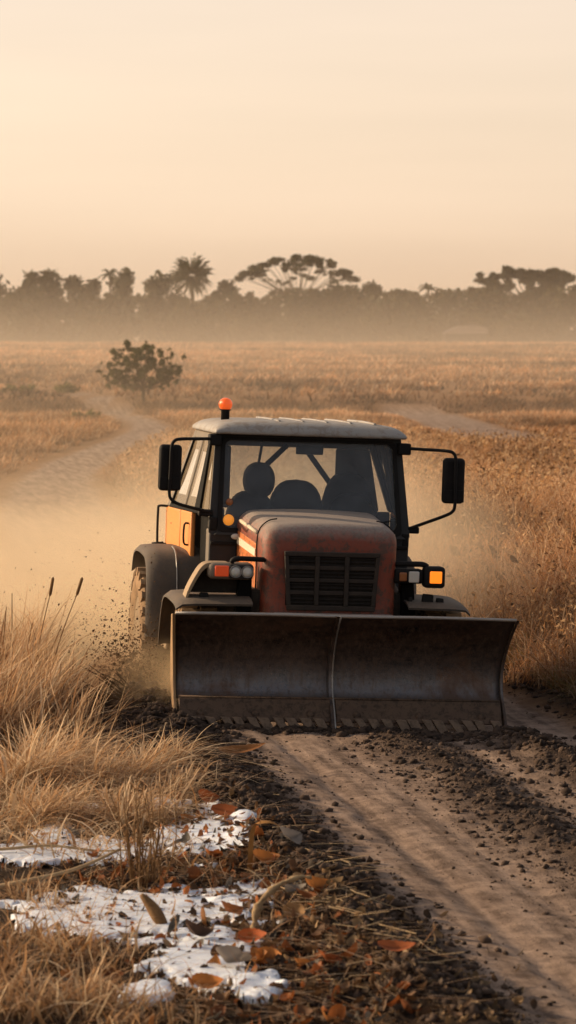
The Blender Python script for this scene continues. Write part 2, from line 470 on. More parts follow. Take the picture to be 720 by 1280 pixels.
def sheet(name, sel):
    F = Fq[sel]
    u, inv = np.unique(F.ravel(), return_inverse=True)
    V = np.stack([GX.ravel()[u], GY.ravel()[u], GZ.ravel()[u]], -1)
    c = np.stack([road.ravel()[u], soil.ravel()[u], litter.ravel()[u]], -1)
    o = np_mesh(name, V, inv.reshape(-1, 4), M['earth'], col=c, smooth=True)
    o['kind'] = 'structure'
    return o
cY = GY[:-1,:-1]; cL = LAT[:-1,:-1]; cX = GX[:-1,:-1]
r1 = (cL > -half_left(cY) - .1) & (cL < half_right(cY) + .1) & (cY < 128)
r2 = (track2(cX, cY) > .05) & ~r1
sheet('ground', ~(r1 | r2)); sheet('dirt_road', r1); sheet('field_path', r2)

# ------------------------------------------------------------------ grass ribbons
def ribbons(n_seg, base, az, h, lean, droop, width, col, tipcol=None, kink=0.0):
    """vectorised curved tapering ribbons -> V, F, C"""
    N = len(base)
    t = np.linspace(0, 1, n_seg + 1)
    dx, dy = np.cos(az), np.sin(az)
    hor = (lean[:,None]*t + droop[:,None]*t**2.2)*h[:,None]
    ver = (t - .55*droop[:,None]*t**2.6 - .25*(lean[:,None]**2)*t)*h[:,None]
    side = kink*h[:,None]*np.sin(t*2.6 + rng.uniform(0, 6.28, (N,1)))*t
    cx = base[:,0,None] + hor*dx[:,None] - side*dy[:,None]
    cy = base[:,1,None] + hor*dy[:,None] + side*dx[:,None]
    cz = base[:,2,None] + ver
    wa = az + np.pi/2 + rng.normal(0, .7, N)
    w = width[:,None]*(1 - t)**.7*.5 + width[:,None]*.06
    wx, wy = np.cos(wa)[:,None]*w, np.sin(wa)[:,None]*w
    L = np.stack([cx-wx, cy-wy, cz], -1); Rr = np.stack([cx+wx, cy+wy, cz], -1)
    V = np.stack([L, Rr], 2).reshape(N, (n_seg+1)*2, 3)
    b = (np.arange(N)*(n_seg+1)*2)[:,None]
    q = np.arange(n_seg)*2
    F = np.stack([b+q, b+q+1, b+q+3, b+q+2], -1).reshape(-1, 4)
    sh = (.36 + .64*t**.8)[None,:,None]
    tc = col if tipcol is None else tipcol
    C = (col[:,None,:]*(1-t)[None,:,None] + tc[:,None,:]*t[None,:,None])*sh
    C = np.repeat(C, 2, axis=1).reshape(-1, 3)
    return V.reshape(-1, 3), F, C

class Heap:
    def __init__(s): s.V=[]; s.F=[]; s.C=[]; s.n=0
    def add(s, v, f, c): s.V.append(v); s.F.append(f+s.n); s.C.append(c); s.n += len(v)
    def build(s, name, mat, parent=None):
        return np_mesh(name, np.concatenate(s.V), np.concatenate(s.F), mat, parent, np.concatenate(s.C))

STRAW = np.array([[.60,.385,.225],[.51,.285,.145],[.38,.20,.10],[.68,.48,.31],[.27,.14,.07],[.52,.255,.105]])
def straw_cols(n, x=None, y=None, dark=.0, p=None):
    c = STRAW[rng.choice(len(STRAW), n, p=p)]*rng.uniform(.85, 1.3, (n,1))
    if x is not None:
        bd = sstep(70, 110, y)
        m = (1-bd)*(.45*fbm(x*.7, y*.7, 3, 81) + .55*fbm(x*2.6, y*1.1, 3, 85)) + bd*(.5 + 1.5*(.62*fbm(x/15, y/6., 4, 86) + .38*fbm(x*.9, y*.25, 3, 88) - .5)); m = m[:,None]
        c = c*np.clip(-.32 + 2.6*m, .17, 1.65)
        bk = sstep(115.5, 117.5, y)*(1 - sstep(121.5, 124, y))  # shade on the bank's face painted into the grass colour
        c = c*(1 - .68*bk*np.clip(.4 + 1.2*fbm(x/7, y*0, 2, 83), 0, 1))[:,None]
    return c*(1-dark)

def in_field(x, y, gapR=.15, gapL=.25):
    la = lat_of(x, y)
    w = .5*(fbm(x*1.1, y*1.1, 2, 91) - .5)
    ok = (la > half_right(y) + gapR + w) | (la < -half_left(y) - gapL + w)
    return ok & (track2(x, y) < .25)

def scatter(n, y0, y1, wl, wr, yexp=1.0):
    """points in the strip y0..y1, |x| widening with distance (density even over the ground)"""
    y = np.sqrt(rng.uniform(y0**2, y1**2, n))
    x = rng.uniform(-1, 1, n)
    x = np.where(x < 0, x*wl*y, x*wr*y)
    return x, y

def field_band(name, n, y0, y1, wl, wr, hlo, hhi, w, seg, clump, cond=None, dark=0., scale=.45):
    x, y = scatter(n, y0, y1, wl, wr)
    # gather into tufts
    if clump:
        m = max(1, n//clump)
        tx, ty = scatter(m, y0, y1, wl, wr)
        k = rng.integers(0, m, n); sp = .05 + .0022*ty[k]
        x = tx[k] + rng.normal(0, 1, n)*sp; y = ty[k] + rng.normal(0, 1, n)*sp
    ok = in_field(x, y)
    if cond is not None: ok &= cond(x, y)
    x, y = x[ok], y[ok]; n = len(x)
    hn = .45*fbm(x*scale, y*scale, 3, 95) + .55*fbm(x*scale*3.4, y*scale*1.7, 2, 97)
    h = (hlo + (hhi-hlo)*np.clip(hn*1.5-.25, 0, 1))*rng.uniform(.7, 1.15, n)
    edge = np.clip(np.minimum(np.abs(lat_of(x,y) - half_right(y))/.45, np.abs(lat_of(x,y) + half_left(y))/.9), .4, 1)
    h = h*edge*(.35 + .65*sstep(.8, 4.5, np.abs(x - np.interp(y, _ty, _tx)) + 20*(1 - sstep(70, 80, y)) + 20*sstep(118, 121, y)))
    b = np.stack([x, y, terrain(x, y) - .01], -1)
    az = rng.uniform(0, 6.28, n)
    az = np.where(rng.random(n) < .3, rng.normal(.3, .6, n), az)       # the wind leans them to the right
    lean = rng.uniform(.05, .75, n); droop = np.abs(rng.normal(.55, .4, n))
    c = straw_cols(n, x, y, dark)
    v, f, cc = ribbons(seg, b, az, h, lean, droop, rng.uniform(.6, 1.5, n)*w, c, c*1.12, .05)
    return v, f, cc
# ------------------------------------------------------------------ the fields
def dry_bits(n, y0, y1, wl, wr, size, zlo, zhi):
    """husks, seed heads and curled leaf ends caught among the blades"""
    x, y = scatter(n, y0, y1, wl, wr)
    ok = in_field(x, y, .35) & (lat_of(x, y) > 0) & (fbm(x*1.7, y*.9, 3, 87) > .40)
    x, y = x[ok], y[ok]; n = len(x)
    hn = .45*fbm(x*.45, y*.45, 3, 95) + .55*fbm(x*1.53, y*.765, 2, 97)
    top = .45 + .45*np.clip(hn*1.5-.25, 0, 1)
    top *= np.clip(np.abs(lat_of(x,y) - half_right(y))/.45, .4, 1)
    P = np.stack([x, y, terrain(x, y) + top*rng.uniform(zlo, zhi, n)], -1)
    a = rng.normal(0,1,(n,3)); a[:,2] += .6; a /= np.linalg.norm(a,axis=1)[:,None]
    b = np.cross(a, rng.normal(0,1,(n,3))); b /= np.linalg.norm(b,axis=1)[:,None]
    s = size*rng.uniform(.4, 1.6, n)[:,None]
    q = np.cross(a, b)*s*.35
    V = np.stack([P-a*s, P+b*s*.38-q, P+a*s+q, P-b*s*.38-q], 1).reshape(-1,3)
    c = np.array([[.62,.42,.24],[.40,.22,.10],[.16,.08,.035],[.10,.05,.025],[.54,.30,.13]])[rng.choice(5, n, p=[.32,.26,.15,.10,.17])]*rng.uniform(.7,1.2,(n,1))
    return V, np.arange(n*4).reshape(n,4), np.repeat(c, 4, axis=0)
hp = Heap()
hp.add(*field_band('a', 120000, 19, 42, .05, .17, .5, 1.0, .0105, 4, 12, cond=lambda x,y: lat_of(x,y) > 0))
hp.add(*field_band('b', 95000, 42, 76, .13, .17, .40, .78, .017, 3, 9, cond=lambda x,y: lat_of(x,y) > 0))
hp.add(*dry_bits(52000, 20, 44, .05, .17, .025, .4, .95)); hp.add(*dry_bits(42000, 44, 80, .13, .17, .045, .35, .8))
tag(hp.build('tall_grass', M['straw']), kind='stuff')
hp = Heap()
hp.add(*field_band('c', 36000, 27, 76, .16, .10, .22, .5, .018, 3, 8, cond=lambda x,y: lat_of(x,y) < 0))
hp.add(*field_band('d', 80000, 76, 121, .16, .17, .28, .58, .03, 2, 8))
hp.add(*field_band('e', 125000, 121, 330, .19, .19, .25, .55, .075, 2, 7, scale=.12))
hp.add(*field_band('f', 26000, 9, 27, .42, .0, .2, .42, .010, 4, 10, cond=lambda x,y: lat_of(x,y) < -3.5))
hp.add(*field_band('g', 26000, 9, 19.5, .0, .42, .3, .6, .010, 4, 10, cond=lambda x,y: lat_of(x,y) > 2.4))
hp.add(*field_band('h', 30000, 24, 76, .3, .3, .3, .6, .022, 3, 8, cond=lambda x,y: (np.abs(x)/y > .155)))
tag(hp.build('dry_field_grass', M['straw']), kind='stuff')

# ------------------------------------------------------------------ left verge, close to the camera
def tuft_field(pts, n_each, h, w, seg=6, spread=.10, droop=(.5,.35), p=None, dark=0, fan=.6, az0=None, kink=.06, side=None):
    H_ = Heap()
    for (x0, y0, hh, nn) in pts:
        n = int(n_each*nn)
        a = rng.uniform(0, 6.28, n)
        if az0 is not None: a = np.where(rng.random(n) < .6, rng.normal(az0, .8, n), a)
        x = x0 + rng.normal(0, spread, n); y = y0 + rng.normal(0, spread, n)
        b = np.stack([x, y, terrain(x, y) - .015], -1)
        hs = h*hh*rng.uniform(.45, 1.15, n)
        c = straw_cols(n, p=p, dark=dark)*np.array([1.10,1.19,1.22])
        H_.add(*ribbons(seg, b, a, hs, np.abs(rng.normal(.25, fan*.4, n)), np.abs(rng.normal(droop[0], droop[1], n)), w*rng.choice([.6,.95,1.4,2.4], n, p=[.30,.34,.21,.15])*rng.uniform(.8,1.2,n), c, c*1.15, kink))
    return H_
G_VERGE = 'dry grass clumps along the left verge'
def px_ground(px, py):          # where a spot of ground seen in the survey lies (level ground)
    Y = CAMZ*3556/(py - 430); return (px - 360)/3556*Y, Y

# tall brown stand at the far left of the verge
pts = []
for _ in range(46):
    y = rng.uniform(19.6, 25); x = rng.uniform(-3.2, -1.5 - .0*(y-20)) + .0
    if lat_of(np.array(x), np.array(y)) > -2.0: continue
    pts.append((x, y, np.clip(1.15 - .35*(x + 2.0), .55, 1.25)*rng.uniform(.8, 1.1), 1))
H1 = tuft_field(pts, 165, .62, .0095, 5, .12, (.25, .25), p=[.22,.22,.18,.14,.20,.04], fan=.7, az0=.3)
H1b = None
tag(H1.build('verge_grass', M['straw']), kind='stuff')

# pale arching clumps in the middle of the verge, each one a thing
clumps = [(20,1010,1.0,'broad pale clump of arching grass at the left edge above the snow'),
          (75,985,1.0,'pale arching dry grass clump just in front of the tall brown reeds'),
          (125,1010,.9,'tall pale grass clump with blades arching right above the snow'),
          (172,990,.6,'feathery dry grass clump at the edge of the dark soil'),
          (205,1015,.45,'small dry grass clump furthest right on the verge beside dark soil'),
          (50,1050,.75,'flattened dry grass clump right behind the far snow patches'),
          (150,1045,.6,'low dry grass clump hanging over the long snow patch')]
for px, py, k, lab in clumps:
    x, y = px_ground(px, py)
    q = [(x + rng.normal(0,.10), y + rng.normal(0,.16), k*rng.uniform(.8,1.1), 1) for _ in range(5)]
    h = tuft_field(q, 125, .56, .0085, 8, .07, (.85, .5), p=[.3,.2,.07,.36,.02,.05], fan=.9, az0=.1, kink=.10)
    tag(h.build('grass_clump', M['straw']), lab, 'grass clump', G_VERGE)

# matted straw between clumps and in the near corner
H2 = Heap()
pts = []
for _ in range(120):
    y = rng.uniform(15.6, 20.5); la = rng.uniform(-3.6, -1.85)
    pts.append((road_x(y) + la/.986, y, rng.uniform(.3,.7), 1))
h = tuft_field(pts, 60, .42, .0078, 6, .12, (.9,.4), p=[.28,.22,.12,.26,.07,.05], fan=1.6, kink=.14); H2.V += h.V; H2.C += h.C
H2.F += h.F; H2.n = h.n
tag(H2.build('matted_straw', M['straw']), kind='stuff')

pts = []
for px, py, k in [(10,1290,1.0),(60,1300,1.05),(110,1290,.85),(160,1300,.7),(30,1200,.9),(75,1215,.8),(120,1230,.7),(15,1140,.7),(200,1310,.5),(95,1170,.5),(5,1240,1),(150,1255,.45),(215,1280,.4),(45,1160,.6)]:
    x, y = px_ground(px, py)
    for _ in range(3): pts.append((x + rng.normal(0,.08), y + rng.normal(0,.12), k*rng.uniform(.6,1), 1))
h = tuft_field(pts, 46, .34, .0078, 7, .08, (.55,.4), p=[.2,.25,.2,.12,.13,.10], fan=1.1, dark=.12, kink=.12)  # blade colours darkened to put the near corner in shadow
tag(h.build('near_grass', M['straw']), kind='stuff')
# thin loose stems standing through snow and litter
pts = []
for _ in range(110):
    y = rng.uniform(12.0, 17.4); la = rng.uniform(-3.4, -1.5)
    pts.append((road_x(y) + la/.986, y, rng.uniform(.4,1), 1))
h = tuft_field(pts, 9, .26, .006, 5, .07, (.8,.5), fan=1.8, dark=.1, kink=.15)
tag(h.build('loose_stems', M['straw']), kind='stuff')
# short orange and green blades along the right road edge
Hh = Heap()
n = 2600
y = rng.uniform(20, 29, n); la = 2.22 + np.abs(rng.normal(0,.22,n)) + .25*(fbm(y*1.3, y*0, 2, 7)-.5)
x = road_x(y) + la/.986
b = np.stack([x, y, terrain(x,y)-.01], -1)
c = np.array([[.50,.22,.05],[.24,.21,.07],[.46,.30,.12],[.20,.12,.05]])[rng.choice(4, n, p=[.3,.25,.3,.15])]*rng.uniform(.7,1.1,(n,1))
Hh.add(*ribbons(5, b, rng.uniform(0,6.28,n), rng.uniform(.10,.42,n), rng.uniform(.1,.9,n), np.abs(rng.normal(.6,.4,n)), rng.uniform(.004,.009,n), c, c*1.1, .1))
tag(Hh.build('roadside_grass', M['straw']), kind='stuff')

# reeds with seed heads
x0, y0 = -2.16, 22.6
rd = tag(empty('reed_clump', (x0, y0, float(terrain(x0, y0)))), 'clump of tall brown reeds with dark seed heads at the left edge', 'reeds')
for i in range(7):
    bx, by = rng.normal(0,.09), rng.normal(0,.12)
    tx_, hh = bx*1.5 + rng.normal(.03,.07), rng.uniform(.62,.92)
    bm = bmesh.new(); tube(bm, [(bx,by,-.03),((bx+tx_)/2-.01,by,hh*.55),(tx_,by,hh)], .0055, 5, .0035, sm=4)
    st = obj('stem', bm, M['brown_stalk'], rd, True)
    if i % 3 == 0:
        bm = bmesh.new(); d = Vector((tx_-bx, 0, hh)).normalized()
        p = Vector((tx_, by, hh)); tube(bm, [p - d*.02, p, p + d*.06, p + d*.12, p + d*.135], lambda t: .013*min(1, 5*t+.4, 6*(1-t)+.25), 7)
        obj('seed_head', bm, M['brown_stalk'], st, True)

def stems(name, root, tips, mat, label, cat, r=.005, group=None):
    e = tag(empty(name, root), label, cat, group)
    for (a, b) in tips:
        bm = bmesh.new()
        a = Vector(a); b = Vector(b); m_ = (a + b)/2 + Vector((rng.normal(0,.03), rng.normal(0,.03), rng.normal(0,.015)))
        tube(bm, [a, m_, b], r*rng.uniform(.7,1.2), 5, r*.35, sm=4)
        obj('stem', bm, mat, e, True)
    return e

# upright dead stalks in front of the far snow
x0, y0 = px_ground(178, 1128)
tips = []
for i in range(34):
    a = (rng.normal(0,.04), rng.normal(0,.05), -.02)
    tips.append((a, (a[0]*.9 + rng.normal(0,.085), a[1]+rng.normal(0,.08), .66*rng.random()**.6)))
stems('dead_stalks', (x0, y0, float(terrain(x0,y0))), tips, M['brown_stalk'], 'bunch of thin upright dead stalks standing between the two big snow patches', 'dead stalks', .0052)
# stalks thrown up by the wheel
x0, y0 = (165-360)/3556*22.3, 22.3
tips = []
for i in range(16):
    a = Vector((rng.normal(0,.03), rng.normal(0,.04), rng.normal(.0,.02)))
    an = rng.normal(2.45, .30); L_ = rng.uniform(.25,.62)
    tips.append((a, a + Vector((math.cos(an)*L_, rng.normal(0,.1), math.sin(an)*L_*.9))))
stems('uprooted_stalks', (x0, y0, .10), tips, M['dark_stalk'], 'bundle of dark stalks flung up in the dirt beside the rear wheel', 'uprooted stalks', .009)

# dirt thrown up beside the wheel
def lumps_mesh(P, S, colr, sub=1, squash=.7):
    bm = bmesh.new(); bmesh.ops.create_icosphere(bm, subdivisions=sub, radius=1.0)
    base = np.array([v.co[:] for v in bm.verts]); faces = np.array([[v.index for v in f.verts] for f in bm.faces]); bm.free()
    n = len(P); k = len(base)
    jit = rng.normal(1, .27, (n, k, 1))
    ax = rng.uniform(.6, 1.3, (n,1,3)); ax[:,:,2] *= squash
    V = base[None]*jit*ax*S[:,None,None]
    an = rng.uniform(0,6.28,n); c_, s_ = np.cos(an)[:,None], np.sin(an)[:,None]
    V = np.stack([V[:,:,0]*c_ - V[:,:,1]*s_, V[:,:,0]*s_ + V[:,:,1]*c_, V[:,:,2]], -1) + P[:,None,:]
    F = (faces[None] + (np.arange(n)*k)[:,None,None]).reshape(-1, 3)
    return V.reshape(-1,3), F, np.repeat(colr, k, axis=0)
n = 7000
t = np.abs(rng.normal(0, 1, n)); an = rng.normal(1.95, .5, n); dist = rng.gamma(1.8, .25, n)
P = np.stack([-1.20 + np.cos(an)*dist, 23.2 + rng.normal(0,.22,n), .06 + np.abs(np.sin(an))*dist*.95], -1)
S = np.clip(rng.gamma(1.3,.0030,n), .002, .020)*np.clip(1.3-dist, .45, 1.2)
cl = np.array([.115,.065,.034])*rng.uniform(.5,1.6,(n,1))
v,f,c = lumps_mesh(P, S, cl, 1, 1.)
tag(np_mesh('flying_dirt', v, f, M['soilbits'], None, c), kind='stuff')

# soil clods: windrow left of the road, ridges, right edge
def clods(n, lf, yf, smin, smax, z=.2):
    y = yf(n); la = lf(n); x = road_x(y) + la/.986
    S = smin + (smax-smin)*rng.random(n)**6
    P = np.stack([x, y, terrain(x,y) + S*z], -1)
    c = np.array([.062,.041,.030])*rng.uniform(.45,1.5,(n,1))
    return lumps_mesh(P, S, c, 1, .75)
yn = lambda a,b: (lambda n: np.sqrt(rng.uniform(a*a, b*b, n)))
Hs = Heap()
Hs.add(*clods(24000, lambda n: rng.normal(-1.36,.21,n), yn(11.5,23.2), .0035, .034))
Hs.add(*clods(6500, lambda n: rng.normal(.36,.24,n), yn(11.5,21.0), .004, .028))
Hs.add(*clods(5000, lambda n: rng.normal(1.27,.2,n), yn(11.5,21.5), .005, .034))
Hs.add(*clods(2500, lambda n: rng.normal(2.15,.16,n), yn(15,28), .005, .030))
Hs.add(*clods(5200, lambda n: rng.uniform(-1.1,1.9,n), yn(11.5,21.0), .0018, .011))
Hs.add(*clods(2600, lambda n: rng.uniform(-1.3,1.4,n), lambda n: 21.42+.167*.0+rng.normal(-.03,.09,n), .005, .045))
tag(Hs.build('soil_clods', M['soilbits']), kind='stuff')

# ------------------------------------------------------------------ leaves, litter, snow
def leaf_grid(L=.1, W=.05, curl=.3, fold=.25, twist=0., nu=9, nv=5, tooth=.0):
    V = []
    for i in range(nu):
        u = i/(nu-1); w = W*(math.sin(math.pi*min(1, u*.94+.04)**.8)**.8)*(1 + tooth*(-1)**i)
        for j in range(nv):
            s = (j/(nv-1)-.5)*2; a = twist*u
            x = L*(u-.5); y_ = s*w; z = fold*abs(s)*w + curl*L*((u-.5)*2)**2*.5
            V.append((x, y_*math.cos(a) - z*math.sin(a)*.4, z*math.cos(a) + y_*math.sin(a)))
    F = [(i*nv+j, i*nv+j+1, (i+1)*nv+j+1, (i+1)*nv+j) for i in range(nu-1) for j in range(nv-1)]
    return np.array(V), np.array(F)

def litter_heap(n, xs, ys, cols, lmin, lmax, zoff=.006, tilt=.5):
    H_ = Heap(); kinds = [leaf_grid(1,w_,c_,f_,t_,7,3) for w_,c_,f_,t_ in ((.26,.3,.5,.2),(.09,.5,.5,.6),(.36,.8,.6,-.5),(.05,.15,.3,.3),(.2,1.0,.8,1.4),(.04,-.2,.2,0))]
    for ki, (bv, bf) in enumerate(kinds):
        m = n//len(kinds); sl = slice(ki*m, (ki+1)*m)
        x, y = xs[sl], ys[sl]; L = rng.uniform(lmin, lmax, m)
        az = rng.uniform(0,6.28,m); ti = rng.normal(0,tilt,m); tj = rng.normal(0,tilt,m)
        ca,sa,ct,st_,cj,sj = np.cos(az),np.sin(az),np.cos(ti),np.sin(ti),np.cos(tj),np.sin(tj)
        v = bv[None]*L[:,None,None]
        X,Y_,Z = v[:,:,0],v[:,:,1],v[:,:,2]
        Y2 = Y_*ct[:,None]-Z*st_[:,None]; Z2 = Y_*st_[:,None]+Z*ct[:,None]
        X2 = X*cj[:,None]+Z2*sj[:,None]; Z3 = -X*sj[:,None]+Z2*cj[:,None]
        X3 = X2*ca[:,None]-Y2*sa[:,None]; Y3 = X2*sa[:,None]+Y2*ca[:,None]
        z0 = terrain(x,y) + zoff + L*.12*np.abs(rng.normal(0,1,m))
        V = np.stack([X3+x[:,None], Y3+y[:,None], Z3+z0[:,None]], -1)
        F = (bf[None] + (np.arange(m)*len(bv))[:,None,None]).reshape(-1,4)
        c = cols[rng.choice(len(cols), m)]*rng.uniform(.5,1.3,(m,1))
        H_.add(V.reshape(-1,3), F, np.repeat(c, len(bv), axis=0))
    return H_
LC = np.array([[.10,.055,.03],[.16,.085,.04],[.06,.04,.03],[.13,.07,.035],[.26,.085,.028],[.20,.13,.075],[.12,.105,.09],[.05,.03,.022],[.04,.026,.018],[.07,.042,.026]])
n = 7000
ys = np.sqrt(rng.uniform(11.6**2, 18.5**2, n)); la = np.clip(-1.50 - np.abs(rng.normal(0,.75,n)) + rng.normal(0,.09,n), -4.2, 0); 
H_ = litter_heap(n, road_x(ys)+la/.986, ys, LC, .015, .085, .006, .6)
n = 420; ys = np.sqrt(rng.uniform(11.6**2, 17.4**2, n)); la = -1.50 - np.abs(rng.normal(0,.6,n))
h = litter_heap(n, road_x(ys)+la/.986, ys, np.array([[.34,.11,.03],[.40,.16,.045],[.22,.08,.03],[.16,.14,.12],[.12,.06,.03]]), .06, .12, .014, .5)
H_.V += h.V; H_.C += h.C; H_.F += [f + H_.n for f in h.F]; H_.n += h.n
H_.build('leaf_litter', M['litter'])['kind'] = 'stuff'
n = 1500; ys = np.sqrt(rng.uniform(11.6**2, 19.5**2, n)); la = -1.42 - np.abs(rng.normal(0,.7,n)) + .25*(rng.random(n)<.12); xs_ = road_x(ys)+la/.986
b = np.stack([xs_, ys, terrain(xs_, ys)+rng.uniform(.01,.04,n)], -1); L_ = rng.uniform(.06,.30,n)
c_ = straw_cols(n, p=[.3,.2,.1,.3,.05,.05])
tag(np_mesh('straw_litter', *(lambda r: (r[0], r[1]))(rb := ribbons(4, b, rng.uniform(0,6.28,n), L_, rng.uniform(1.82,1.96,n), rng.uniform(.0,.12,n), rng.uniform(.004,.010,n), c_, c_, .08)), M['straw'], None, rb[2]), kind='stuff')
n = 1500
ys = np.sqrt(rng.uniform(11.4**2, 14.6**2, n)); la = rng.normal(-1.45,.28,n)
LS = np.array([[.30,.20,.11],[.20,.125,.065],[.12,.07,.04],[.07,.045,.03]])
tag(litter_heap(n, road_x(ys)+la/.986, ys, LS, .02, .07, .006, .45).build('straw_chaff', M['litter']), kind='stuff')

def snow_patch(px, py, wpx, hpx, label, seed, th=.022, holes=.5):
    x0, y0 = px_ground(px, py)
    wpx *= 1.12; hpx *= 1.15
    a = wpx*y0/3556/2; b = hpx*y0*y0/(CAMZ*3556)/2
    nu, nv = 120, 80
    u, v = np.meshgrid(np.linspace(-1.25,1.25,nu), np.linspace(-1.25,1.25,nv))
    X = x0 + u*a; Y = y0 + v*b
    rr = np.sqrt(u*u+v*v)
    nz = fbm(X*5+seed*3.1, Y*5, 4, 200+seed); n2 = fbm(X*14, Y*14+seed, 3, 220+seed)
    f = 1 - rr + 1.15*(nz-.5) + .25*(n2-.5) - .22*holes*sstep(.54,.64,fbm(X*9, Y*9, 3, 240+seed))
    th_ = th*np.clip(f*3.2, -1, 1)**1
    T0 = terrain(X, Y); S0 = np.pad(T0, 9, mode='edge')
    for _ in range(2):
        S0 = np.apply_along_axis(lambda q: np.convolve(q, np.ones(9)/9, 'same'), 0, S0); S0 = np.apply_along_axis(lambda q: np.convolve(q, np.ones(9)/9, 'same'), 1, S0)
    S0 = S0[9:-9, 9:-9] + .012
    T0 = np.where(f > 0, np.maximum(S0, T0*.3 + S0*.7), T0)
    Z = T0 + np.where(f > 0, .008 + th*np.sqrt(np.clip(f*2.2,0,1)) + .004*(n2-.5), -.02)
    ok = f > -.06
    id_ = np.arange(nu*nv).reshape(nv,nu)
    q = np.stack([id_[:-1,:-1], id_[:-1,1:], id_[1:,1:], id_[1:,:-1]], -1)
    sel = ok[:-1,:-1] & ok[:-1,1:] & ok[1:,1:] & ok[1:,:-1]
    F = q[sel]; uq, inv = np.unique(F.ravel(), return_inverse=True)
    V = np.stack([X.ravel()[uq]-x0, Y.ravel()[uq]-y0, Z.ravel()[uq]], -1)
    o = np_mesh('snow_patch', V, inv.reshape(-1,4), M['snow'], smooth=True)
    o.location = (x0, y0, 0)
    tag(o, label, 'snow patch', 'patches of old snow on the verge')
for i, a in enumerate([
    (70,1060,62,26,'small rounded snow patch furthest left under the grass clumps'),
    (165,1036,125,24,'snow patch furthest from the camera directly below the arching grass'),
    (85,1085,190,30,'long flat snow patch running from the left edge below a bent stalk'),
    (248,1070,110,52,'broken snow patch beside the long rust leaf on the right of the stalks'),
    (175,1165,280,62,'largest snow patch across the middle of the leaf litter'),
    (272,1150,70,18,'thin snow strip behind the big snow patch next to the curled branch'),
    (258,1225,150,70,'snow patch broken up by rust coloured leaves near the lower edge'),
    (180,1272,60,24,'small snow patch at the very bottom of the picture among grass'),
    (322,1264,60,30,'small snow remnant lowest right among leaves and straw')]):
    snow_patch(*a, i)

def fallen_leaf(px, py, L, W, col, label, rz, curl=.35, fold=.3, tilt=(.1,.1), z=.03, name='fallen_leaf', cat='leaf', group='large fallen leaves on the verge', twist=0., Y=None, zabs=None):
    x, y = px_ground(px, py)
    if Y: y = Y; x = (px-360)/3556*Y
    V, F = leaf_grid(L, W, curl, fold, twist, 13, 7, .04)
    c = np.array(col)[None]*(.75 + .5*fbm(V[:,0]*60+px, V[:,1]*60, 3, px))[:,None]
    c *= np.where(np.abs(V[:,1:2]) < W*.06, .6, 1.)
    o = np_mesh(name, V, F, M['litter'], col=c, smooth=True)
    o.location = (x, y, float(terrain(x,y)) + z if zabs is None else zabs); o.rotation_euler = (tilt[0], tilt[1], rz)
    return tag(o, label, cat, group)
RU, OR, BR, GR, DK = (.30,.085,.025), (.46,.17,.04), (.20,.085,.03), (.24,.20,.17), (.075,.04,.025)
for a in [
    (302,970,.33,.045,(.26,.11,.035),'long narrow brown leaf lying on the dark soil below the blade',.25,.2,.3,(.5,-.1),.10),
    (286,1056,.22,.05,RU,'long rust brown leaf on the far snow beside the windrow',-.3,.15,.2,(.6,.1),.06),
    (258,1036,.14,.05,RU,'rust leaf standing on edge behind the far snow patch',.4,.4,.3,(.8,.2),.06),
    (287,1180,.13,.065,(.34,.12,.035),'broad rust leaf at the right end of the largest snow patch',.8,.5,.4,(.4,.2),.05),
    (316,1208,.14,.06,(.42,.10,.025),'bright red orange leaf between the two nearest snow patches',-.2,.4,.4,(.4,-.1),.05),
    (285,1243,.17,.09,GR,'big grey curled leaf lying on the nearest broken snow',2.2,.6,.5,(.5,.2),.06),
    (331,1118,.15,.06,OR,'orange leaf beside the upright leaf at the edge of the dark soil',.3,.5,.4,(.5,.1),.05),
    (258,1270,.14,.06,OR,'orange leaf at the lower edge left of the grey curled leaf',.1,.4,.4,(.4,0),.05),
    (412,1242,.14,.07,RU,'dark red leaf right of the snow on the straw strewn soil',1.1,.5,.4,(.4,.2),.05),
    (395,1160,.15,.06,OR,'curled orange leaf right of the pale gnarled branch',.5,.6,.5,(.5,.1),.05),
    (497,1256,.17,.05,(.36,.10,.03),'flat rust leaf furthest right on the dark soil',.05,.3,.3,(.3,0),.04),
    (338,1232,.13,.055,OR,'small orange leaf on the right rim of the nearest snow',-.5,.5,.4,(.5,.1),.05),
    (243,1205,.15,.06,DK,'dark brown curled leaf lying in the middle of broken snow',.4,.7,.5,(.4,.3),.05),
    (362,1102,.16,.075,GR,'pale grey leaf on the windrow behind the gnarled branch',.9,.4,.3,(.6,.1),.06),
    (370,1182,.13,.055,(.28,.16,.07),'tan leaf just below the pale gnarled branch',-.8,.5,.4,(.4,.2),.05)]:
    fallen_leaf(*a)
for px, py, L, W, rz in ((597,684,.22,.05,1.2),(614,692,.20,.06,.4),(622,722,.22,.04,.6),(690,712,.18,.045,1.5),(714,674,.25,.07,.9),(686,694,.14,.03,-.5),(568,690,.14,.05,.3),(642,700,.12,.03,.2)):
    Yl = 31. if py < 700 else 29.3
    fallen_leaf(px, 900, L, W, (.12,.055,.025), 'dark curled dead leaf caught in the tall grass right of the tractor', rz, .7, .6, (1.1,.5), name='dead_leaf', group='dead leaves caught in the tall grass', twist=1., Y=Yl, zabs=CAMZ-(py-430)/3556*Yl)
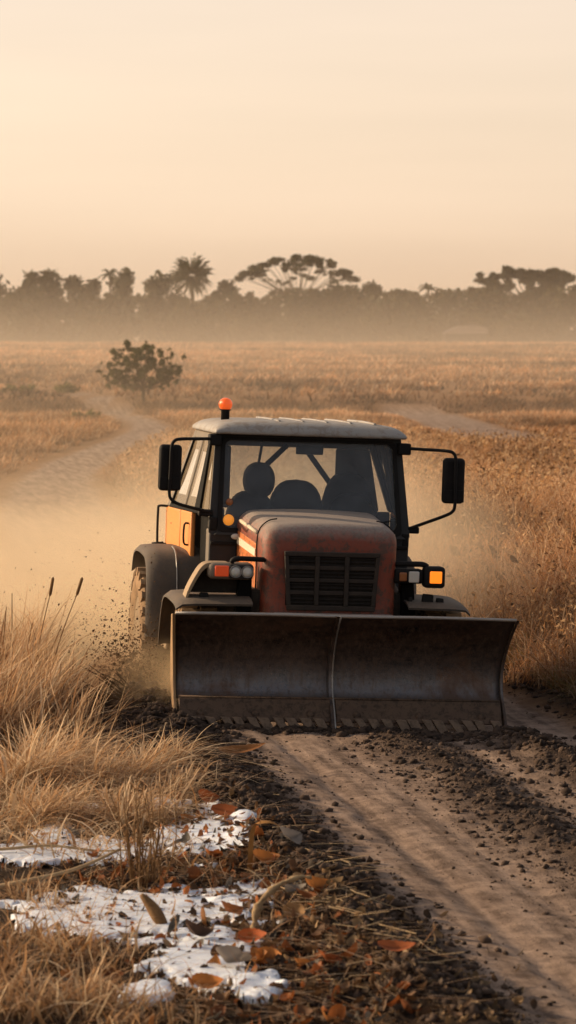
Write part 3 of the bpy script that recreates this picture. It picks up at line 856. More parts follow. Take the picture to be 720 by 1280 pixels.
# upright orange leaf
x0, y0 = px_ground(310, 1120)
bm = bmesh.new()
pr = [(0,0,0),(.01,0,.12),(.02,.0,.26),(.05,0,.32),(.12,.01,.325),(.17,.02,.30)]
P_ = smooth_path(pr, 5); m = len(P_)
vs = []
for i, p in enumerate(P_):
    w = .022*(1-(i/(m-1))**3)+.002; vs.append((bm.verts.new(p+Vector((-w*.6,-w*.4,0)) if i < m*.6 else p+Vector((0,-w,-w*.3))), bm.verts.new(p+Vector((w*.6,w*.4,.01)) if i < m*.6 else p+Vector((0,w,w*.3)))))
for a, b in zip(vs, vs[1:]): bm.faces.new((a[0],a[1],b[1],b[0]))
o = obj('upright_leaf', bm, mat_simple('ochre_leaf', (.34,.15,.04), (.46,.22,.06), 12), None, True); o.location = (x0,y0,float(terrain(x0,y0))-.02)
tag(o, 'upright ochre leaf blade with its tip bent over beside the snow', 'leaf')
# curled pod and gnarled branch, bent stalk
def stick(name, px, py, pts, r, mat, label, cat, group=None, n=8):
    x, y = px_ground(px, py); bm = bmesh.new()
    tube(bm, pts, r, n, sm=5); o = obj(name, bm, mat, None, True)
    o.location = (x, y, float(terrain(x,y))); return tag(o, label, cat, group)
stick('curled_pod', 205, 1185, [(0,0,.02),(-.03,0,.07),(-.07,.01,.13),(-.12,.02,.185)], lambda t: .007+.026*math.sin(math.pi*min(1,t*.85+.12)), M['brown_stalk'], 'dark brown curled seed pod leaning on the largest snow patch', 'seed pod')
stick('gnarled_branch', 320, 1190, [(0,0,-.02),(-.005,0,.09),(.03,.01,.17),(.11,.03,.24),(.21,.05,.275),(.27,.06,.27)], lambda t: .024*(1-.7*t)*(1+.30*math.sin(t*27)+.2*math.sin(t*61+1)), M['branch'], 'pale gnarled dry branch arching up beside the snow', 'branch')
stick('bent_stalk', 4, 1092, [(-.25,0,.05),(0,0,.06),(.25,.02,.075),(.5,.0,.05),(.7,-.03,.06)], lambda t: .011*(1-.6*t), M['straw_stalk'], 'long bent straw stalk lying across the long flat snow patch', 'stalk')
stick('thick_stalk', 20, 1135, [(-.3,0,.0),(0,0,.06),(.28,.1,.11),(.52,.2,.20)], lambda t: .016*(1-.55*t), M['straw_stalk'], 'frayed yellow stalk leaning over the left end of the largest snow patch', 'stalk')
# broken straws on the dark soil
sm_ = []
for i in range(4):
    bm = bmesh.new(); L_ = .07 + .035*i
    tube(bm, [(-L_,0,0),(-L_*.2,.01*(i-1.5),.004),(L_,0,.002*i)], .0055, 5, .003)
    for v in bm.verts: v.co.z *= .5
    me = bpy.data.meshes.new('broken_straw'); bm.to_mesh(me); bm.free(); me.materials.append(M['straw_stalk']); sm_.append(me)
for i in range(120):
    if i < 96: px, py = rng.uniform(375, 600), rng.uniform(1085, 1279)
    else: px, py = rng.uniform(300, 440), rng.uniform(1010, 1190)
    x, y = px_ground(px, py)
    if px > 430 + (py-1085)*.75: continue
    o = bpy.data.objects.new('broken_straw', random.choice(sm_)); link(o)
    sc_ = rng.uniform(.6,1.7); o.scale = (sc_, 1, 1)
    o.location = (x, y, float(terrain(x,y))+.028); o.rotation_euler = (0, rng.normal(0,.12), rng.normal(.5,.9))
    tag(o, 'pale broken straw lying on the dark churned soil', 'straw', 'broken straws strewn on the dark soil')
# ------------------------------------------------------------------ trees
def crown_mesh(name, lumps, n, size, cols, parent, shell=.55, flat=1., mat='leafage'):
    lumps = np.array(lumps, float); w = lumps[:,3]**2; w /= w.sum()
    k = rng.choice(len(lumps), n, p=w)
    d = rng.normal(0,1,(n,3)); d /= np.linalg.norm(d,axis=1)[:,None]
    rad = lumps[k,3]*(shell + (1-shell)*rng.random(n))*rng.uniform(.75,1.12,n)
    P = lumps[k,:3] + d*rad[:,None]*np.array([1,1,flat])
    a = rng.normal(0,1,(n,3)); a /= np.linalg.norm(a,axis=1)[:,None]
    b = np.cross(a, rng.normal(0,1,(n,3))); b /= np.linalg.norm(b,axis=1)[:,None]
    s = size*rng.uniform(.5,1.4,n)[:,None]
    V = np.stack([P-a*s, P+b*s*.45, P+a*s, P-b*s*.45], 1).reshape(-1,3)
    F = np.arange(n*4).reshape(n,4)
    tint = cols[rng.choice(len(cols), n)]*(.55+.7*rng.random(len(lumps))[k])[:,None]
    return np_mesh(name, V, F, M[mat], parent, np.repeat(tint,4,axis=0))

GREEN = np.array([[.045,.048,.020],[.065,.060,.026],[.034,.036,.017],[.085,.070,.030]])
OLIVE = np.array([[.13,.135,.045],[.18,.165,.058],[.085,.09,.032],[.23,.19,.07]])
def limbs(name, paths, parent, mat='bark'):
    bm = bmesh.new()
    for pts, r0, r1 in paths: tube(bm, pts, r0, 6, r1, sm=3)
    return obj(name, bm, M[mat], parent, True)

def sky_pos(px, Y): return (px-360)/3556*Y
def sky_z(py, Y): return CAMZ + (430-py)/3556*Y
def tree_root(name, px, Y, label, cat='tree', group='trees along the far edge of the field'):
    x = sky_pos(px, Y); z = float(terrain(x, Y))
    return tag(empty(name, (x, Y, z)), label, cat, group), z

def bushy(px, top, wpx, Y, label, lob=9, dens=1., seed=0, low=.1):
    e, z = tree_root('bushy_tree', px, Y, label)
    h = sky_z(top - 5, Y) - z; w = wpx/3556*Y
    lr = np.random.default_rng(seed)
    L = []
    for i in range(lob):
        a = lr.uniform(0,6.28); rr = lr.random()**.6; zz = lr.uniform(low+.08,.86)
        wid = math.sin(math.pi*min(1,zz*.75+.2))**.5
        L.append((math.cos(a)*rr*w*.42*wid, math.sin(a)*rr*w*.35*wid, zz*h, w*lr.uniform(.10,.27)))
    L.append((lr.normal(0,.05)*w, 0, h*.88, h*.11)); L.append((lr.normal(0,.2)*w, 0, h*.80, w*.13))
    paths = [([(0,0,-.2),(.1,0,h*.3),(lr.normal(0,.3),0,h*.62)], .22, .09)]
    for l in L: paths.append(([(0,0,h*.22),(l[0]*.45,l[1]*.45,h*.22+(l[2]-h*.22)*.55),(l[0],l[1],l[2])], .09, .03))
    limbs('trunk', paths, e)
    crown_mesh('crown', L, int(2200*dens), .42, GREEN, e, .1)

row = [(2,352,46,352,'dense tree at the far left end of the tree line'),
 (38,352,34,362,'small tree beside the sky gap at the left of the tree line'),
 (62,340,46,356,'double topped tree left of the middle of the left tree group'),
 (92,345,44,366,'rounded tree with a knobbly crown in the left tree group'),
 (118,349,40,352,'lower tree between the knobbly crown and the spiky top'),
 (160,338,46,360,'broad tree with a peaked crown left of the fan palm'),
 (190,352,36,370,'low tree just left of the fan palm'),
 (212,345,40,372,'loose crowned tree touching the fan palm on its left'),
 (283,352,42,356,'round dark tree standing between fan palm and flat topped tree'),
 (312,368,40,350,'low tree under the left side of the flat topped tree'),
 (352,372,52,348,'low bush tree in front of the flat topped trunk'),
 (392,366,44,352,'mid height tree right in front of the flat topped tree'),
 (430,362,40,350,'round tree under the right end of the flat topped crown'),
 (462,356,38,358,'pointed tree right of the flat topped tree'),
 (500,363,36,366,'small pointed tree between flat topped tree and coconut palm'),
 (518,374,44,350,'low tree to the left of the coconut palm'),
 (556,368,36,362,'low bushy tree to the right of the coconut palm'),
 (588,362,40,354,'spiky tree left of the big spreading tree'),
 (615,366,46,348,'low tree beneath the left limbs of the spreading tree'),
 (655,366,54,346,'low tree in front of the spreading trunk'),
 (692,360,48,352,'low tree under the right limbs of the spreading tree'),
 (720,360,34,360,'tree cut by the right edge of the picture'),
 (240,378,60,346,'low thicket tree in front of the fan palm trunk'),
 (15,385,60,346,'low thicket tree at the far left in front of the row'),
 (130,382,60,345,'low thicket tree in front of the left group'),
 (475,386,60,345,'low thicket tree below the pointed tree'),
 (-25,350,50,356,'tree just beyond the left edge'),(750,352,50,356,'tree just beyond the right edge'),
 (-70,345,60,360,'tree well beyond the left edge'),(800,348,60,360,'tree well beyond the right edge')]
for i, (px, top, w, Y, lab) in enumerate(row): bushy(px, top, w*1.6, Y, lab, 15, 1., 100+i, .0)
# distant continuous thicket behind the row closes the lower gaps
n = 48000
xx = rng.uniform(-150, 150, n); tops = 6.4 + 4.2*fbm(xx*.16, xx*0, 3, 301)
zz = 2 + (tops-1)*rng.random(n)**1.25
P = np.stack([xx, 385+rng.normal(0,3,n), zz], -1)
a = rng.normal(0,1,(n,3)); a /= np.linalg.norm(a,axis=1)[:,None]; b = np.cross(a, rng.normal(0,1,(n,3))); b /= np.linalg.norm(b,axis=1)[:,None]
s = rng.uniform(.3,.75,n)[:,None]
tag(np_mesh('far_thicket', np.stack([P-a*s,P+b*s*.6,P+a*s,P-b*s*.6],1).reshape(-1,3), np.arange(n*4).reshape(n,4), M['leafage'], None, np.repeat(GREEN[rng.choice(4,n)]*rng.uniform(.6,1.2,(n,1)),4,axis=0)), kind='stuff')

# fan palm
Y = 358.; e, z = tree_root('fan_palm', 240, Y, 'tall fan palm with a round spiky crown', 'palm')
hc = sky_z(345, Y) - z
limbs('trunk', [([(0,0,-.2),(.1,0,hc*.5),(0,0,hc)], .28, .22)], e)
Vs=[];Fs=[];n_=0
for i in range(420):
    d = Vector((rng.normal(0,1), rng.normal(0,1), rng.normal(.35,.8))).normalized()
    L_ = rng.uniform(1.5,3.4); sdv = d.cross(Vector((rng.normal(),rng.normal(),rng.normal()))).normalized(); w_ = .13
    for t0,t1,wa,wb in ((.25,.75,.03,w_),(.75,1.,w_,.02)):
        p0 = Vector((0,0,hc))+d*L_*t0; p1 = Vector((0,0,hc))+d*L_*t1 - Vector((0,0,.12*L_*t1*t1))
        Vs += [p0-sdv*wa, p0+sdv*wa, p1+sdv*wb, p1-sdv*wb]; Fs.append((n_,n_+1,n_+2,n_+3)); n_ += 4
np_mesh('crown', Vs, Fs, M['leafage'], e, np.repeat(GREEN[rng.choice(4,len(Fs))],4,axis=0)*1.15)
# palm fronds helper
def palm(px, py, Y, label, R_=1.9, nf=13, name='coconut_palm'):
    e, z = tree_root(name, px, Y, label, 'palm'); hc = sky_z(py, Y)-z
    limbs('trunk', [([(.3,0,-.2),(.1,0,hc*.5),(0,0,hc)], .17, .11)], e)
    Vs=[];Fs=[];k=0
    for i in range(nf):
        a = 6.28*i/nf + rng.normal(0,.2); el = rng.uniform(.1,1.2); d = Vector((math.cos(a)*math.cos(el), math.sin(a)*math.cos(el), math.sin(el)))
        P0=None
        for j in range(7):
            t=j/6; p = Vector((0,0,hc))+d*R_*t - Vector((0,0,.75*R_*t*t*(1-.4*math.sin(el))))
            sd = d.cross(Vector((0,0,1))).normalized()*(.26*math.sin(math.pi*min(1,t*.9+.1))+.02)
            if P0 is not None:
                Vs += [P0[0]-P0[1]-Vector((0,0,.12)), P0[0], p, p-sd-Vector((0,0,.12))]; Fs.append((k,k+1,k+2,k+3)); k+=4
                Vs += [P0[0]+P0[1]-Vector((0,0,.12)), P0[0], p, p+sd-Vector((0,0,.12))]; Fs.append((k,k+1,k+2,k+3)); k+=4
            P0=(p,sd)
    np_mesh('crown', Vs, Fs, M['leafage'], e, np.repeat(GREEN[rng.choice(4,len(Fs))],4,axis=0))
palm(535, 362, 352, 'coconut palm with drooping fronds rising above the low trees')
palm(138, 343, 350, 'small spiky palm top in the left tree group', 1.7, 15)
palm(573, 366, 349, 'short leaning palm left of the big spreading tree', 1.5, 11)

# flat topped tree
Y = 362.; e, z = tree_root('flat_topped_tree', 372, Y, 'wide flat topped tree with open layered crown')
def U(px, py): return ((px-372)/3556*Y, sky_z(py,Y)-z)
paths = [([(0,0,-.2),(.1,0,4),(-.1,0,sky_z(375,Y)-z)], .38, .30)]
L = []; k_ = 0
lr = np.random.default_rng(5)
while len(L) < 230:
    u = lr.uniform(-1, 1); px = 372 + 74*u
    top = 320 + 27*abs(u)**2.3 + 5*(vnoise(np.array(u*6), np.array(.3), 9)-.5)
    py = top + lr.exponential(9.)
    if py > 362 - 10*abs(u) or vnoise(np.array(px/7.), np.array(py/4.), 17) < .42: continue
    x_, z_ = U(px, py); dy = lr.normal(0, 2.2)*(1-.5*abs(u))
    L.append((x_, dy, z_, lr.uniform(.35,.8)))
    if len(L) % 6 == 0:
        bx, bz = U(372 + (px-372)*.30, 372 - (372-py)*.2)
        paths.append(([(0,0,sky_z(382,Y)-z),(bx,dy*.3,bz),(x_*.72+bx*.1,dy*.7,bz+(z_-bz)*.8),(x_,dy,z_)], .05, .018))
limbs('trunk', paths, e)
crown_mesh('crown', L, 9000, .20, GREEN*1.1, e, .1, .45)
# big spreading tree at the right
Y = 356.; e, z = tree_root('spreading_tree', 662, Y, 'big dark spreading tree with sky showing through its limbs')
def U2(px, py): return ((px-662)/3556*Y, sky_z(py,Y)-z)
paths = [([(.4,0,-.2),(.5,0,4),(.3,0,sky_z(385,Y)-z)], .34, .26)]; L = []
for px,py,r in [(606,352,.7),(618,350,.8),(630,343,.9),(642,342,.9),(655,345,.8),(668,345,.8),(680,347,.9),(692,342,.8),(700,350,.8),(704,342,.5),(690,358,1.1),(680,362,1.2),(672,372,1.1),(655,352,.5),(640,355,.6),(625,358,.5),(620,368,.9),(630,378,1.1),(648,376,.5),(690,375,1.2),(612,372,.8),(660,362,.4)]:
    x_,z_ = U2(px,py); dy = rng.normal(0,1.5)
    bx,bz = U2(662+(px-662)*.4, 378-(378-py)*.3)
    paths.append(([(.3,0,sky_z(388,Y)-z),(bx,dy*.4,bz),(x_,dy,z_)], .11, .03))
    for q in range(5): L.append((x_+rng.normal(0,r*.75), dy+rng.normal(0,.5), z_+rng.normal(0,r*.45), r*rng.uniform(.5,1.1)))
limbs('trunk', paths, e)
crown_mesh('crown', L, 14000, .30, GREEN*.75, e, .1, .7)
# lone tree on the terrace
Y = 120.6; x = (178-360)/3556*Y; z = float(terrain(x, Y))
e = tag(empty('lone_tree', (x, Y, z)), 'small lone green tree in the field on the left', 'tree')
def U3(px, py): return ((px-178)/3556*Y, CAMZ+(430-py)/3556*Y - z)
L=[]; paths=[([(0,0,-.1),(.03,0,.5),(-.02,0,1.0)], .10, .06)]
for px,py,r in [(140,458,.22),(146,472,.25),(150,448,.25),(158,477,.22),(160,440,.25),(165,462,.4),(172,448,.35),(175,436,.2),(182,470,.4),(185,446,.3),(194,444,.25),(196,460,.35),(205,452,.25),(208,470,.3),(215,462,.25),(222,468,.18),(200,476,.22),(150,476,.2),(218,474,.15),(155,465,.3),(188,437,.15),(136,468,.15)]:
    x_,z_ = U3(px,py); dy = rng.normal(0,.5)
    paths.append(([(0,0,.45+rng.random()*.3),(x_*.5,dy*.5,z_*.72),(x_,dy,z_)], .028, .007))
    for q in range(10): L.append((x_+rng.normal(0,r*1.25),dy+rng.normal(0,r*1.2),z_+rng.normal(0,r*.85),r*rng.uniform(.3,.75)))
limbs('trunk', paths, e)
crown_mesh('crown', L, 17000, .055, np.array([[.050,.068,.018],[.085,.095,.028],[.035,.046,.014],[.12,.105,.035]]), e, .0, .85)
# low green bushes on the left of the field
for px,py,w,lab in ((82,512,40,'low green bush nearest the lone tree in the dry field'),(95,528,36,'small green bush lower down in the field to the left of the road'),(30,512,60,'dark low bush near the left edge of the field')):
    Y = CAMZ*3556/(py-430)+1; x = (px-360)/3556*Y
    e = tag(empty('field_bush', (x,Y,float(terrain(x,Y)))), lab, 'bush', 'low bushes in the field')
    L = [(rng.normal(0,w/3556*Y*.3), rng.normal(0,.3), rng.uniform(.1,.35), rng.uniform(.15,.28)) for _ in range(9)]
    limbs('stem', [([(0,0,-.05),(l[0]*.5,l[1]*.5,l[2]*.6),(l[0],l[1],l[2])], .02,.008) for l in L], e)
    crown_mesh('crown', L, 700, .07, OLIVE, e, .2)
# pale arched shed roof among the trees
Y = 341.; x = (582-360)/3556*Y; z = float(terrain(x,Y))
e = tag(empty('shed', (x,Y,z)), 'pale low arched shed half hidden in haze before the trees', 'shed')
w = 52/3556*Y; h0 = sky_z(416,Y)-z; h1 = sky_z(404,Y)-z
bm = bmesh.new()
prof = [(-w/2 + w*i/16, h0 + .55*(h1-h0)*math.sin(math.pi*i/16)**.8 + .5*i/16) for i in range(17)]
prism(bm, prof + [(w/2,h0-.12),(-w/2,h0-.12)], -1.5, 8, 'y')
obj('roof', bm, mat_simple('pale_sheet', (.26,.23,.20), (.36,.32,.28), 2), e)
bm = bmesh.new(); box(bm, -w/2+.1, w/2-.1, -1.3, 7.8, -.3, h0-.122); obj('wall', bm, mat_simple('grey_wall', (.08,.07,.06), (.12,.10,.085), 2), e)
bm = bmesh.new(); box(bm, -.9, .5, -1.34, -1.302, -.2, h0-.5); obj('door', bm, mat_simple('dark_door', (.06,.05,.045), (.1,.08,.07), 3), e)
# ------------------------------------------------------------------ the plough tractor  (x right, y away from its nose, z up)
T = tag(empty('plough_tractor', (OX, OY, 0), (0, ROLL, YAW)), 'rusty red tractor with a wide front plough blade driving along the dirt road', 'tractor')

# ---- blade
PROF = [(-.03,.865),(.03,.80),(.10,.72),(.165,.62),(.205,.52),(.222,.43),(.215,.34),(.185,.26),(.14,.20)]
def prof_y(z):
    zs = [p[1] for p in PROF][::-1]; ys = [p[0] for p in PROF][::-1]
    return float(np.interp(z, zs, ys))
def bl_w(z): return 1.262 + .052*max(0, (z-.35)/.515)**1.6
bm = bmesh.new()
P_ = smooth_path([(0,y,z) for y, z in PROF], 3)
nx = 40; front = []; back = []
for p in P_:
    w = bl_w(p.z)
    dent = lambda u: .006*math.sin(u*7+p.z*5)+.004*math.sin(u*17-p.z*9)
    front.append([bm.verts.new((w*(2*i/nx-1), p.y + dent(2*i/nx-1), p.z)) for i in range(nx+1)])
    back.append([bm.verts.new((w*(2*i/nx-1), p.y+.028, p.z+.006)) for i in range(nx+1)])
for g, fl in ((front, False), (back, True)):
    for A, B in zip(g, g[1:]):
        for i in range(nx): bm.faces.new((A[i],A[i+1],B[i+1],B[i]))
m = len(P_)
for i in range(nx):
    bm.faces.new((front[0][i],front[0][i+1],back[0][i+1],back[0][i])); bm.faces.new((front[-1][i],front[-1][i+1],back[-1][i+1],back[-1][i]))
for i in (0, nx):
    for a in range(m-1): bm.faces.new((front[a][i],front[a+1][i],back[a+1][i],back[a][i]))
blade = obj('plough_blade', bm, M['blade'], T, True)
# bare rim along the top
bm = bmesh.new(); tube(bm, [(-1.315,-.032,.868),(-.6,-.028,.872),(0,-.034,.867),(.7,-.03,.871),(1.315,-.033,.866)], .0125, 8, sm=3); obj('top_rim', bm, M['edge'], blade, True)
# wear plates either side of the centre rib
for x0, x1 in ((-1.25,-.085),(-.045,1.25)):
    bm = bmesh.new()
    hexa(bm, [(x0,.02,.055),(x1,.02,.055),(x1,.06,.045),(x0,.06,.045),(x0,.112,.215),(x1,.112,.215),(x1,.15,.215),(x0,.15,.215)])
    obj('cutting_edge', bm, M['wear'], blade, bevel=.006)
    for bx in (x0+.16, (x0+x1)/2, x1-.16):
        bm = bmesh.new(); lathe(bm, [(-.005,.0),(-.004,.030),(.012,.032)], 'y', (bx,.045,.105), 14); obj('bolt', bm, M['wear'], blade, True)
bm = bmesh.new(); tube(bm, [(-1.25,.128,.222),(1.25,.128,.222)], .010, 6); obj('weld_bead', bm, M['wear'], blade, True)
# teeth
nt = 24
for i in range(nt):
    x = -1.20 + 2.40*i/(nt-1) + rng.normal(0,.008)
    if abs(x+.065) < .05: continue
    bm = bmesh.new(); w = .040*rng.uniform(.85,1.15); sl = .052; dz = rng.normal(-.012,.014)
    hexa(bm, [(x-w+sl,-.055,-.04+dz),(x+w*.8+sl,-.045,-.045+dz),(x+w*.8+sl,.02,-.045+dz),(x-w+sl,.02,-.04+dz),(x-w-sl*.6,.012,.085),(x+w-sl*.6,.012,.08),(x+w-sl*.6,.06,.08),(x-w-sl*.6,.06,.085)])
    obj('tooth', bm, M['tooth'], blade, bevel=.006)
# centre rib
bm = bmesh.new()
pts = [(p.y, p.z) for p in smooth_path([(0,-.036,.87)]+[(0,y,z) for y,z in PROF[1:]]+[(0,.09,.14),(0,.03,.05),(0,-.01,-.02)], 3)]
A = [[bm.verts.new((-.078+sx, y-dy, z)) for sx, dy in ((-.022,-.005),(-.012,.038),(.012,.038),(.022,-.005))] for y, z in pts]
for a, b in zip(A, A[1:]):
    for i in range(3): bm.faces.new((a[i],a[i+1],b[i+1],b[i]))
obj('centre_rib', bm, M['blade'], blade)
bm = bmesh.new(); tube(bm, [(-.06+.0, y-.03, z) for y, z in pts[::3]], .009, 6); obj('rib_weld', bm, M['chrome'], blade, True)
# end plates
for s in (-1, 1):
    bm = bmesh.new(); fr = [(p.y, p.z) for p in P_] + [(.08,.13),(.02,.05),(-.03,-.045)]
    F_ = []; B_ = []
    for y, z in fr:
        w = bl_w(z) + .004
        depth = .055 + .10*max(0, 1-abs(z-.38)/.55)
        F_.append((s*w, y-.012, z)); B_.append((s*w, y+depth, z-.01))
    va = [[bm.verts.new(p) for p in F_],[bm.verts.new(p) for p in B_],[bm.verts.new((p[0]+s*.022,p[1],p[2])) for p in B_],[bm.verts.new((p[0]+s*.022,p[1],p[2])) for p in F_]]
    for i in range(len(F_)-1):
        for a in range(4):
            b = (a+1)%4; bm.faces.new((va[a][i],va[b][i],va[b][i+1],va[a][i+1]))
    bm.faces.new([va[a][0] for a in range(4)]); bm.faces.new([va[a][-1] for a in range(4)][::-1])
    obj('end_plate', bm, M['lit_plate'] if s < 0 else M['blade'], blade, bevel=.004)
for s in (-1, 1):
    bm = bmesh.new(); hexa(bm, [(s*.42,.25,.28),(s*.54,.25,.28),(s*.50,1.1,.36),(s*.40,1.1,.36),(s*.42,.25,.42),(s*.54,.25,.42),(s*.50,1.1,.5),(s*.40,1.1,.5)])
    obj('push_arm', bm, M['chassis'], T, bevel=.01)
    bm = bmesh.new(); tube(bm, [(s*.2,.24,.62),(s*.22,.66,.75)], .035, 10); tube(bm, [(s*.2,.22,.60),(s*.21,.4,.66)], .022, 10); obj('hydraulic_ram', bm, M['chassis'], T, True)

# ---- chassis
bm = bmesh.new()
for s in (-1, 1): box(bm, s*.42-.06, s*.42+.06, .8, 3.4, .42, .58)
box(bm, -.36, .36, .82, 1.6, .45, .85); box(bm, -.36,.36,.78,.9,.40,.62)
obj('chassis', bm, M['chassis'], T, bevel=.01)
for y in (1.15, 2.75):
    bm = bmesh.new(); tube(bm, [(-.98,y,.43),(-.2,y,.43),(.2,y,.43),(.98,y,.43)], .06, 10); ball(bm, (0,y,.43), .16); obj('axle', bm, M['chassis'], T, True)

# ---- hood
def rounded_hood():
    bm = bmesh.new()
    wf, wr = .535, .600
    y0, y1 = .70, 1.78
    v = hexa(bm, [(-wf+.015,y0,.74),(wf-.015,y0,.74),(wr,y1,.80),(-wr,y1,.80),(-wf,y0+.03,1.49),(wf,y0+.03,1.49),(wr,y1,1.552),(-wr,y1,1.552)])
    bm.edges.ensure_lookup_table()
    E_ = []
    for e in bm.edges:
        a, b = [q.co for q in e.verts]
        top = a.z > 1.4 and b.z > 1.4; fr = a.y < .8 and b.y < .8
        if top and not (a.y > 1.7 and b.y > 1.7): E_.append(e)
        elif fr and abs(a.x-b.x) < .1: E_.append(e)
    bmesh.ops.bevel(bm, geom=E_, offset=.125, segments=7, profile=.5, affect='EDGES', clamp_overlap=True)
    bmesh.ops.subdivide_edges(bm, edges=[e for e in bm.edges if e.calc_length() > .35], cuts=5, use_grid_fill=True)
    # slight crown along the middle of the lid
    for q in bm.verts:
        if q.co.z > 1.3: q.co.z += .028*(1-(q.co.x/.6)**2)
    return bm
hood = obj('hood', rounded_hood(), M['red'], T, True)
hood.data.set_sharp_from_angle(angle=R(60))
# panel seam down the left flank and front
for s in (-1, 1):
    bm = bmesh.new(); tube(bm, [(s*.552,.97,.80),(s*.556,.985,1.2),(s*.556,.99,1.36),(s*.535,.99,1.46),(s*.47,.99,1.522),(s*.40,.99,1.54)], .0055, 5, sm=4); obj('seam', bm, M['black'], hood, True)
# thin plates added to paint the sunlit hood flank orange
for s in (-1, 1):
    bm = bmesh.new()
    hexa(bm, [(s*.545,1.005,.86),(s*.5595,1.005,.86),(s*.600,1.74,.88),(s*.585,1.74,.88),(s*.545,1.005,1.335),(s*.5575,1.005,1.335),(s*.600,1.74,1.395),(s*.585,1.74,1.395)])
    obj('sunlit_flank', bm, M['flank'], hood, bevel=.004)
    bm = bmesh.new(); tube(bm, [(s*.548,1.03,1.425),(s*.566,1.35,1.452),(s*.582,1.70,1.475)], .017, 8); obj('sun_patch', bm, M['cream'], hood, True)  # upper sun patch by the top corner, painted as a cream bar
# lower sun patch, painted as a cream bar along the flank
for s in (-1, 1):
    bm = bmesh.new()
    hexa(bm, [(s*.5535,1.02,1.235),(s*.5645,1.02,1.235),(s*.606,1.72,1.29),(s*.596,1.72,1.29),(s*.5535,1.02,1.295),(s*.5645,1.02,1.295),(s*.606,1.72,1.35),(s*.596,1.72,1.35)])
    obj('sun_patch', bm, M['cream'], hood)
# grille: surround, gauze, bars
bm = bmesh.new(); y = .690
def q4(z0, z1, w0, w1, ya, yb): hexa(bm, [(-w0,ya,z0),(w0,ya,z0),(w0,yb,z0),(-w0,yb,z0),(-w1,ya,z1),(w1,ya,z1),(w1,yb,z1),(-w1,yb,z1)])
q4(1.268,1.305,.378,.382,.676,.715); q4(.845,.885,.350,.352,.676,.715)
for s in (-1,1): hexa(bm, [(s*.352,.677,.885),(s*.318,.677,.885),(s*.318,.715,.885),(s*.352,.715,.885),(s*.38,.677,1.268),(s*.348,.677,1.268),(s*.348,.715,1.268),(s*.38,.715,1.268)])
gr = obj('grille', bm, M['grille'], hood, bevel=.006)
bm = bmesh.new(); box(bm, -.36,.36,.698,.72,.88,1.275); obj('radiator_gauze', bm, M['gauze'], hood)
bm = bmesh.new()
for x in (-.118, .118): hexa(bm, [(x-.017,.672,.885),(x+.017,.672,.885),(x+.017,.70,.885),(x-.017,.70,.885),(x-.017,.672,1.268),(x+.017,.672,1.268),(x+.017,.70,1.268),(x-.017,.70,1.268)])
obj('upright_bar', bm, M['grille'], hood, bevel=.004)
bm = bmesh.new()
for k in range(3):
    z = .985 + .098*k
    for xa, xb in ((-.345,-.136),(-.100,.100),(.136,.345)):
        box(bm, xa, xb, .678, .704, z-.016, z+.014)
obj('cross_bar', bm, M['grille'], hood, bevel=.004)
bm = bmesh.new()
for k in range(13):
    z = .900 + .0295*k
    for xa, xb in ((-.34,-.137),(-.099,.099),(.137,.34)):
        hexa(bm, [(xa,.684,z),(xb,.684,z),(xb,.700,z+.010),(xa,.700,z+.010),(xa,.684,z+.005),(xb,.684,z+.005),(xb,.700,z+.015),(xa,.700,z+.015)])
obj('louvre', bm, M['gauze'], hood)
bm = bmesh.new(); box(bm, -.455,.50,.655,.70,.70,.825); obj('front_panel', bm, M['red'], T, bevel=.012)
# inner wings beside the engine
for s in (-1, 1):
    bm = bmesh.new(); hexa(bm, [(s*.50,.86,.5),(s*.66,.9,.5),(s*.78,1.76,.5),(s*.55,1.76,.5),(s*.51,.86,.98),(s*.60,.9,.98),(s*.72,1.76,1.02),(s*.59,1.76,1.02)])
    obj('inner_wing', bm, M['chassis'], T, bevel=.015)

# ---- cab shell
def hw(y, z):
    lo = .825 + (1.0-.825)*(y-1.75)/1.45
    if z <= 1.5: return lo
    t = (z-1.5)/.7
    return lo*(1-t) + .765*t
def side(bm, s, poly, off=0., th=.03):
    A = [bm.verts.new((s*(hw(y,z)+off), y, z)) for y, z in poly]; B = [bm.verts.new((s*(hw(y,z)+off-th), y, z)) for y, z in poly]
    n = len(poly); bm.faces.new(A); bm.faces.new(B[::-1])
    for i in range(n):
        j=(i+1)%n; bm.faces.new((A[i],B[i],B[j],A[j]))
bm = bmesh.new()
for s in (-1, 1):
    side(bm, s, [(1.76,1.40),(1.84,1.40),(2.03,2.17),(1.95,2.17)], 0, .07)          # front post
    side(bm, s, [(3.10,1.50),(3.22,1.50),(3.22,2.17),(3.10,2.17)], 0, .06)          # rear post
    side(bm, s, [(2.03,2.10),(3.10,2.10),(3.10,2.17),(2.03,2.17)], 0, .05)          # roof rail
    side(bm, s, [(2.62,1.50),(2.69,1.50),(2.69,2.10),(2.62,2.10)], 0, .05)          # mid post
    side(bm, s, [(1.76,.62),(1.88,.62),(1.88,1.40),(1.76,1.40)], 0, .06)
box(bm, -.77,.77,3.16,3.22,2.04,2.17)
box(bm, -.96,-.50,3.17,3.22,.9,1.5); box(bm, .64,.96,3.17,3.22,.9,1.5); box(bm, -.5,.64,3.17,3.22,.9,1.44)
for xa, xb in ((-.86,-.46),(.46,.86)): hexa(bm, [(xa if xa<0 else xa,3.17,1.5),(xb,3.17,1.5),(xb,3.22,1.5),(xa,3.22,1.5),(max(xa,-.76),3.17,2.04),(min(xb,.76),3.17,2.04),(min(xb,.76),3.22,2.04),(max(xa,-.76),3.22,2.04)])
cab = obj('cab_shell', bm, M['grey'], T, bevel=.018, seg=3)
